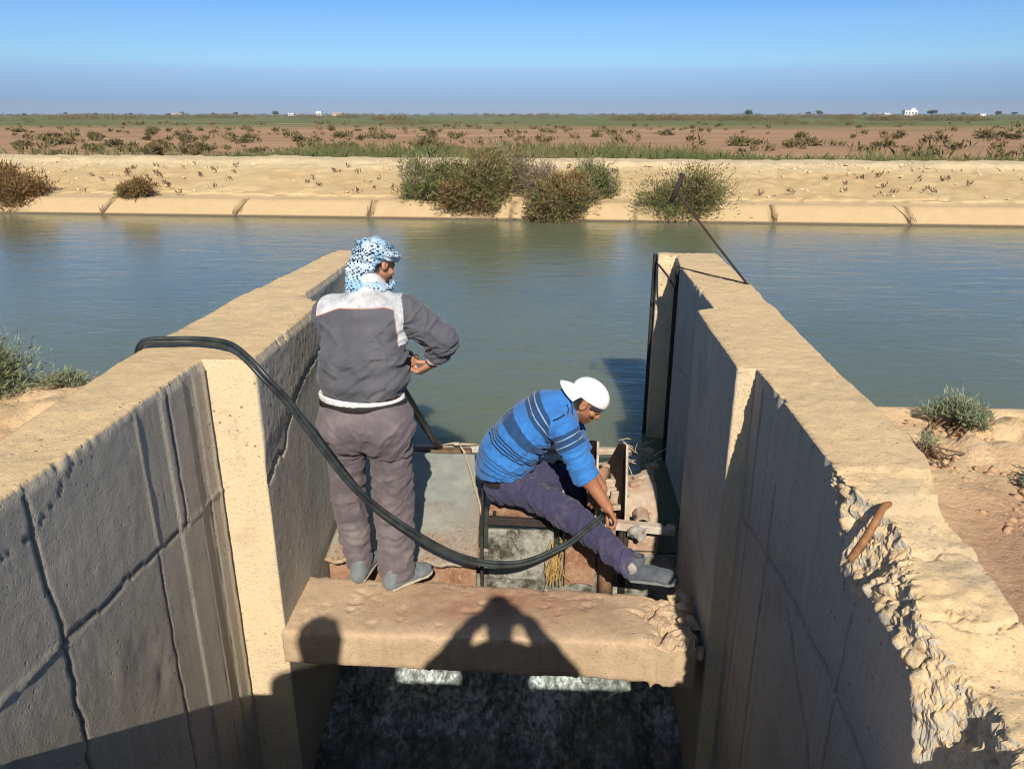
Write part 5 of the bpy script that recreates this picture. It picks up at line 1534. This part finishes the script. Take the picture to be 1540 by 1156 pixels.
    cutface = ell(Pt(0, .115, -.055), [.088, .115, .083], Rm); cutear = ell(Pt(.085, .005, -.05), [.05, .05, .055], Rm)
    sf = sub(sub(sc_f, cutface, .008), cutear, .008)
    V, F = surf(sf, hc - .22, hc + .18, .0045, 1)
    V = wrinkle(V, F, .010, 1, lambda Vv: np.stack([Vv[:, 0] * 9, Vv[:, 1] * 9, (Vv[:, 2] + .5 * (Vv[:, 0] + .83)) * 34], -1), 61, 1.2)
    mesh('headscarf', V, F, M['keffiyeh'], t)
    shoe('shoe', (-.955, 3.165, .004), (-.925, 3.425, .004), (0, 0, 1), (M['shoe'], M['sole']), t)
    shoe('shoe', (-.800, 3.120, .004), (-.605, 3.315, .004), (0, 0, 1), (M['shoe'], M['sole']), t, w=.048)
standing_man()

# ------------------------------------------------------------------ sitting man
def sitting_man():
    t = thing('person', (-.2, 3.85, .1), 'sitting man in striped blue polo and white cap with one leg stretched out', 'person')
    hipN, hipF = V3(-.175, 3.755, .275), V3(-.20, 3.93, .27)
    kneeN, ankN = V3(.105, 3.565, .215), V3(.415, 3.285, .095)
    kneeF, ankF = V3(.16, 3.99, .20), V3(.20, 4.02, -.16)
    pel = V3(-.255, 3.85, .27); low = V3(-.245, 3.85, .40); mid = V3(-.150, 3.85, .555); che = V3(-.030, 3.85, .665); nb = V3(.065, 3.85, .735)
    shN, shF = V3(.075, 3.67, .655), V3(.075, 4.03, .665)
    elN, wrN = V3(.205, 3.60, .415), V3(.318, 3.555, .265)
    elF, wrF = V3(.175, 3.98, .40), V3(.30, 3.76, .27)
    hc = V3(.195, 3.845, .755); ffw = V3(.80, -.12, -.62)
    hd, Pt, Rm = head(hc, ffw, (.6, 0, .8), .98)
    torso = [flat(pel + V3(0, 0, .02), low, (0, 1, 0), .13, .13, .085, .10), flat(low, mid, (0, 1, 0), .15, .16, .115, .115), flat(mid, che, (0, 1, 0), .16, .175, .115, .11), cone(shN, shF, .058, .058),
             cone(nb - V3(.03, 0, .0), hc + V3(-.02, 0, -.03), .064, .058)]
    legs = chain([hipN, kneeN, ankN], [.062, .050, .040]) + chain([hipF, kneeF, ankF], [.062, .050, .040])
    fdir = unit(V3(.97, -.06, -.22))
    feet = [flat(ankN + V3(0, 0, -.035), ankN + fdir * .15 + V3(0, 0, -.04), (0, 1, 0), .034, .04, .03, .02), flat(ankF - V3(0, 0, .05), ankF + V3(.13, 0, -.06), (0, 1, 0), .034, .04, .03, .02)]
    arms = chain([shN, elN, wrN], [.052, .043, .029]) + chain([shF, elF, wrF], [.052, .043, .029])
    hN = hand(wrN, unit(V3(.42, -.25, -.72)), V3(-.75, -.2, -.35), 1, (.75, .85, .9, .95), .3, 1.0, .7)
    hF = hand(wrF, unit(V3(-.35, -.75, -.5)), V3(-.3, .5, -.8), -1, (.8, .9, .9, .95), .3, 1.0, .7)
    body = U([U([hd, U(torso, .05), U(legs, .03), U(feet, .02), U(arms, .03)], .03), hN, hF], .008)
    lo, hi = bbox([pel, hipN, hipF, ankN, ankF, kneeF, shN, shF, hc, wrN, wrF], .17); lo[2] = -.30
    V, F = surf(body, lo, hi, .0042, 1)
    mesh('body', V, F, M['skin'], t, attrs={'hair': hair_attr(V, Pt, Rm, hc, .98, True, .045)})
    # trousers
    up_ = unit(low - pel + V3(-.02, 0, 0))
    tl = [flat(pel + V3(.0, 0, -.015), pel + V3(.005, 0, .040), (0, 1, 0), .170, .165, .112, .115)]
    ln = chain([hipN + V3(0, .01, .0), kneeN, ankN + V3(.005, -.005, .0)], [.094, .078, .062]); lf = chain([hipF, kneeF, ankF], [.092, .078, .062])
    raw = lambda p: smin(smin(U(tl, .04)(p), U(ln, .02)(p), .05), U(lf, .02)(p), .03)
    ad = unit(ankN - kneeN)
    wdir = unit(V3(-.18, 0, 1))
    def f(p):
        d = raw(p)
        d = np.maximum(d, np.where(p[:, 0] < -.02, (p - (pel + V3(0, 0, .055))) @ wdir, -1))
        d = np.maximum(d, (p - ankN) @ ad - .022)
        return d
    V, F = surf(f, lo, hi, .0055, 2)
    ax1 = unit(kneeN - hipN)
    W = wrinkle(V, F, .017, 1, lambda Vv: np.stack([Vv @ ax1 * 13 + Vv[:, 2] * 7, Vv[:, 1] * 5, Vv[:, 2] * 6], -1), 71, 1.3); W2 = wrinkle(V, F, .007, 19, None, 73)
    V = W + (W2 - V)
    mesh('trousers', V, F, M['trousers2'], t)
    m = MB(); c_ = pel + V3(0, 0, .04)
    pts = [c_ + V3(-.118 * math.cos(a), .163 * math.sin(a), -.022 * math.cos(a)) for a in np.linspace(-1.9, 1.9, 26)]
    belt(pts, c_, .030, t)
    # polo shirt
    hem = V3(-.262, 3.85, .355)
    pj = [flat(hem + V3(.0, 0, -.03), low + V3(.0, 0, .02), (0, 1, 0), .182, .178, .148, .148), flat(low + V3(0, 0, .02), mid, (0, 1, 0), .178, .185, .148, .142), flat(mid, che, (0, 1, 0), .185, .195, .142, .130),
          flat(shN + V3(-.01, .03, .01), shF + V3(-.01, -.03, .01), (1, 0, .3), .085, .085, .070, .070), cone(nb + V3(-.03, 0, -.02), nb + V3(.035, 0, .012), .082, .066)]
    sN = chain([shN, elN, elN + (wrN - elN) * .10], [.084, .070, .066]); sF = chain([shF, elF, elF + (wrF - elF) * .10], [.082, .068, .064])
    raw = lambda p: smin(smin(U(pj, .05)(p), U(sN, .02)(p), .028), U(sF, .02)(p), .03)
    hemd = unit(V3(.30, 0, .95))
    nk = cone(nb + V3(.02, 0, .005), hc + V3(.02, 0, -.02), .060, .075)
    def f(p):
        d = raw(p)
        hz = (p - hem) @ unit(V3(-.05, 0, 1)) + .012 * np.sin(p[:, 1] * 22) + .02
        d = np.maximum(d, np.where(np.linalg.norm((p - hem)[:, :2], axis=1) < .32, -hz, d))
        d = np.maximum(d, -nk(p))
        for e_, w_ in ((elN, wrN), (elF, wrF)):
            dd = unit(w_ - e_); near = np.linalg.norm(p - e_, axis=1) < .16
            d = np.where(near, np.maximum(d, (p - e_) @ dd - .018), d)
        return d
    V, F = surf(f, lo - .02, hi + .02, .0052, 2)
    dB = U(pj, .05)(V); dN = U(sN, .02)(V); dF = U(sF, .02)(V)
    sl = smooth(-.01, .01, dB - np.minimum(dN, dF))
    # body coordinate along the bent spine, in metres from the hem
    sp = spline([hem + V3(-.0, 0, -.02), low, mid, che, nb, nb + V3(.09, 0, .03)], 80); ln_ = np.concatenate([[0], np.cumsum(np.linalg.norm(np.diff(sp, axis=0), axis=1))])
    Vx = V.copy(); Vx[:, 1] = 3.85
    tgp = np.gradient(sp, axis=0); tgp /= np.linalg.norm(tgp, axis=1)[:, None]
    # project with a gentle forward lean so that the stripes run down to the belly
    best = np.full(len(V), 1e9); s = np.zeros(len(V))
    for i in range(80):
        q = Vx - sp[i]; d2 = np.abs((q * tgp[i]).sum(1)) + .12 * np.linalg.norm(q, axis=1)
        b_ = d2 < best; best[b_] = d2[b_]; s[b_] = ln_[i] + (q[b_] * tgp[i]).sum(1)
    tt = ln_[-1]
    def arm_s(a, b):
        L = np.linalg.norm(b - a); return ((V - a) @ ((b - a) / L))
    sa = np.where(dN < dF, arm_s(shN, elN), arm_s(shF, elF))
    s_sleeve = .480 - (sa + .02) * 1.0          # the wide navy band lies just below the shoulder seam
    s_sleeve = np.where(s_sleeve < .352, .12, s_sleeve)
    seam = sl > .5
    sv = np.where(seam, s_sleeve, s * (.60 / tt))
    def ax(Vv):
        return np.stack([Vv[:, 0] * 5 + Vv[:, 2] * 3, Vv[:, 1] * 4, (Vv[:, 2] - .8 * Vv[:, 0]) * 9], -1)
    front = smooth(-.02, .10, (V - mid) @ unit(V3(.75, 0, -.66)))
    W = wrinkle(V, F, .012, 1, ax, 81, 1.2); W1 = wrinkle(V, F, .020, 1, lambda Vv: np.stack([Vv[:, 0] * 14 + Vv[:, 2] * 14, Vv[:, 1] * 4, (Vv[:, 2] - Vv[:, 0]) * 5], -1), 82, 1.2)
    aN = unit(elN - shN); W3 = wrinkle(V, F, .012, 1, lambda Vv: np.stack([Vv @ aN * 22, Vv[:, 1] * 7, Vv[:, 0] * 5], -1), 83, 1.2)
    V = V + (W - V) * (1 - sl)[:, None] + (W1 - V) * (front * (1 - sl) * .9)[:, None] + (W3 - V) * sl[:, None]
    mesh('polo_shirt', V, F, M['polo'], t, attrs={'s': sv})
    # collar
    m = MB(); cc = nb + V3(.030, 0, .010); cf = unit(V3(.78, 0, .62)); cs = V3(0, 1, 0); cu = np.cross(cs, cf)
    n = 26; Vc = []
    for r_, h_ in ((.070, .022), (.078, .024), (.092, -.012), (.094, -.016)):
        for k in range(n):
            a = math.radians(35) + k / (n - 1) * math.radians(290); Vc.append(cc + (cs * math.cos(a - math.pi / 2 + math.pi) * r_ + cu * math.sin(a - math.pi / 2 + math.pi) * r_) * 1.0 + cf * h_)
    m.add(Vc, [tuple(int(x) for x in q) for q in grid_faces(4, n)])
    m.build('collar', M['polo'], t, True)
    # cap worn backwards: crown, brim over the nape, dark band on the brow
    crown_o = ell(Pt(0, -.004, .050), np.array([.090, .112, .084]), Rm)
    cutp = lambda p: ((p - Pt(0, 0, .026)) @ unit(Rm[2] - .10 * Rm[1]))
    f = lambda p: np.maximum(crown_o(p), -cutp(p))
    V, F = surf(f, hc - .16, hc + .2, .0042, 1)
    q = (V - hc) @ Rm.T
    V = V + normals(V, F) * (-.0022 * np.exp(-((np.mod(np.arctan2(q[:, 0], q[:, 1] + .004), math.pi / 3) - math.pi / 6) / .035) ** 2) * (q[:, 2] > .035))[:, None]
    cap = mesh('cap', V, F, M['cap'], t)
    nn = 17; Vb = []
    for k in range(nn):
        a = (k / (nn - 1) - .5) * 2.3
        for r_, dz, th in ((1.0, .030, 0), (1.30, .024, 0), (1.62, .006, 0), (1.64, .0, 0), (1.62, -.004, 0), (1.30, .015, 0), (1.0, .022, 0)):
            rr = 1 + (r_ - 1) * math.cos(a * .68) ** 1.0
            x = .089 * math.sin(a) * (1 + (rr - 1) * .5); y = -.004 - .110 * math.cos(a) * rr
            Vb.append(Pt(x, y, dz - .030 * (abs(math.sin(a)) ** 2) * (rr - 1) * 1.6))
    mesh('brim', np.array(Vb), grid_faces(nn, 7), M['cap'], cap)
    bd = U([ell(Pt(0, -.003, .030), np.array([.0885, .110, .090]), Rm)], .01)
    f = lambda p: np.maximum.reduce([bd(p), cutp(p) - .002, -((p - Pt(0, 0, -.004)) @ unit(Rm[2] - .22 * Rm[1])), -((p - Pt(0, .028, 0)) @ Rm[1])])
    V, F = surf(f, hc - .16, hc + .2, .004, 1)
    mesh('cap_band', V, F, M['capdark'], cap)
    hl = ankN + V3(-.005, -.01, -.085)
    so = shoe('shoe', V3(.395, 3.283, .012), V3(.655, 3.260, .012), V3(0, 0, 1), (M['shoe_dark'], M['sole_dark']), t, w=.047, h=.105)
    shoe('shoe', V3(.17, 4.02, -.25), V3(.43, 4.02, -.25), V3(0, 0, 1), (M['shoe_dark'], M['sole_dark']), t)
    V, F = surf(U(chain([ankN - ad * .05, ankN + ad * .012, ankN + V3(.02, -.005, -.04)], [.044, .0425, .036]), .01), ankN - .12, ankN + .12, .005)
    mesh('sock', V, F, M['rag'], t)
sitting_man()

# ------------------------------------------------------------------ the two on the deck behind the lens (their shadows fall on the beam)
def onlooker(cx, cy, label, phone):
    z0 = .755; t = thing('person', (cx, cy, z0), label, 'person')
    hipz = z0 + .86; shz = z0 + 1.40; hc = V3(cx, cy + .02, z0 + 1.61)
    hd, Pt, Rm = head(hc, (0, 1, -.25), (0, 0, 1))
    shL, shR = V3(cx - .19, cy - .02, shz), V3(cx + .19, cy - .02, shz)
    if phone:
        elL, elR = V3(cx - .315, cy + .04, shz - .12), V3(cx + .315, cy + .04, shz - .12)
        wrL, wrR = V3(cx - .125, cy + .14, shz + .11), V3(cx + .115, cy + .14, shz + .11)
        hl = hand(wrL, (.5, .15, .4), (1, .3, -.2), -1, .8); hr = hand(wrR, (-.5, .15, .4), (-1, .3, -.2), 1, .8)
    else:
        elL, elR = V3(cx - .27, cy - .04, shz - .30), V3(cx + .27, cy - .04, shz - .30)
        wrL, wrR = V3(cx - .28, cy + .08, shz - .54), V3(cx + .28, cy + .08, shz - .54)
        hl = hand(wrL, (0, .15, -1), (1, 0, 0), 1, .4); hr = hand(wrR, (0, .15, -1), (-1, 0, 0), -1, .4)
    kL, kR, aL, aR = V3(cx - .11, cy + .02, z0 + .47), V3(cx + .11, cy + .02, z0 + .47), V3(cx - .12, cy - .02, z0 + .09), V3(cx + .12, cy - .02, z0 + .09)
    torso = [flat((cx, cy, hipz), (cx, cy, hipz + .28), (1, 0, 0), .165, .15, .11, .10), flat((cx, cy, hipz + .28), (cx, cy - .01, shz - .02), (1, 0, 0), .15, .18, .10, .10), cone(shL, shR, .06, .06), cone((cx, cy - .01, shz), (cx, cy, shz + .14), .06, .055)]
    legs = chain([V3(cx - .09, cy, hipz), kL, aL], [.09, .06, .042]) + chain([V3(cx + .09, cy, hipz), kR, aR], [.09, .06, .042])
    feet = [flat(a - V3(0, 0, .05), a + V3(0, .14, -.055), (1, 0, 0), .035, .04, .03, .02) for a in (aL, aR)]
    arms = chain([shL, elL, wrL], [.055, .045, .030]) + chain([shR, elR, wrR], [.055, .045, .030])
    body = U([U([hd, U(torso, .05), U(legs, .03), U(feet, .02), U(arms, .03)], .03), hl, hr], .008)
    lo, hi = bbox([hc, aL, aR, elL, elR, wrL, wrR], .18); lo[2] = z0
    V, F = surf(body, lo, hi, .0065, 1); mesh('body', V, F, M['skin'], t, attrs={'hair': hair_attr(V, Pt, Rm, hc, 1, True, .05)})
    jr = [flat((cx, cy, hipz - .02), (cx, cy, shz - .06), (1, 0, 0), .20, .215, .145, .14), flat(shL, shR, (0, 1, 0), .075, .075, .06, .06)] + chain([shL, elL, wrL], [.066, .05, .040]) + chain([shR, elR, wrR], [.066, .05, .040])
    f = lambda p: np.maximum(np.maximum(U(jr, .03)(p), hipz - .03 - p[:, 2]), .0 - np.minimum(np.linalg.norm(p - wrL, axis=1), np.linalg.norm(p - wrR, axis=1)) + .02)
    V, F = surf(f, lo, hi, .009, 2); mesh('jacket', wrinkle(V, F, .012, 8, None, 3), F, M['shadow_cloth'], t)
    tr = U([flat((cx, cy, hipz + .06), (cx, cy, hipz - .06), (1, 0, 0), .19, .20, .13, .13)] + chain([V3(cx - .10, cy, hipz), kL, aL], [.11, .09, .075]) + chain([V3(cx + .10, cy, hipz), kR, aR], [.11, .09, .075]), .03)
    V, F = surf(tr, lo, hi, .009, 2); mesh('trousers', wrinkle(V, F, .012, 8, None, 5), F, M['trousers1'], t)
    if not phone:
        f = U([ell(Pt(0, -.01, .04), [.105, .12, .10], Rm), ell(Pt(0, -.05, -.03), [.10, .08, .10], Rm)], .03)
        V, F = surf(f, hc - .2, hc + .2, .008, 1); mesh('headscarf', wrinkle(V, F, .01, 14, None, 6), F, M['keffiyeh'], t)
    for a in (aL, aR): shoe('shoe', a + V3(0, -.07, -.088), a + V3(0, .20, -.088), (0, 0, 1), (M['shoe_dark'], M['sole_dark']), t)
onlooker(.135, -.27, 'person raising a phone with elbows out, whose shadow falls mid beam', True)
onlooker(-.67, -.52, 'person standing with arms down whose head shadow falls at the left end of the beam', False)
p = thing('phone', (.11, -.075, 2.235), 'black phone held up at the lens by the person on the deck', 'phone')
MB().box((.11, -.075, 2.235), (.158, .009, .075), None, .003).build('case', M['phone'], p)
MB().tube([(.045, -.071, 2.255), (.045, -.068, 2.255)], .006, 12).build('lens', M['phone'], p)
# ------------------------------------------------------------------ air between here and the horizon
def haze():
    m = bpy.data.materials.new('haze_air'); m.use_nodes = True; nt = m.node_tree; nt.nodes.clear()
    o_ = nt.nodes.new('ShaderNodeOutputMaterial'); v = nt.nodes.new('ShaderNodeVolumePrincipled')
    v.inputs['Color'].default_value = (.62, .76, 1.0, 1); v.inputs['Density'].default_value = .00016; v.inputs['Anisotropy'].default_value = .0
    nt.links.new(v.outputs[0], o_.inputs['Volume'])
    MB().box((0, 2950, 5.25), (12500, 6600, 15.5)).build('haze', m, None, kind='stuff')
haze()
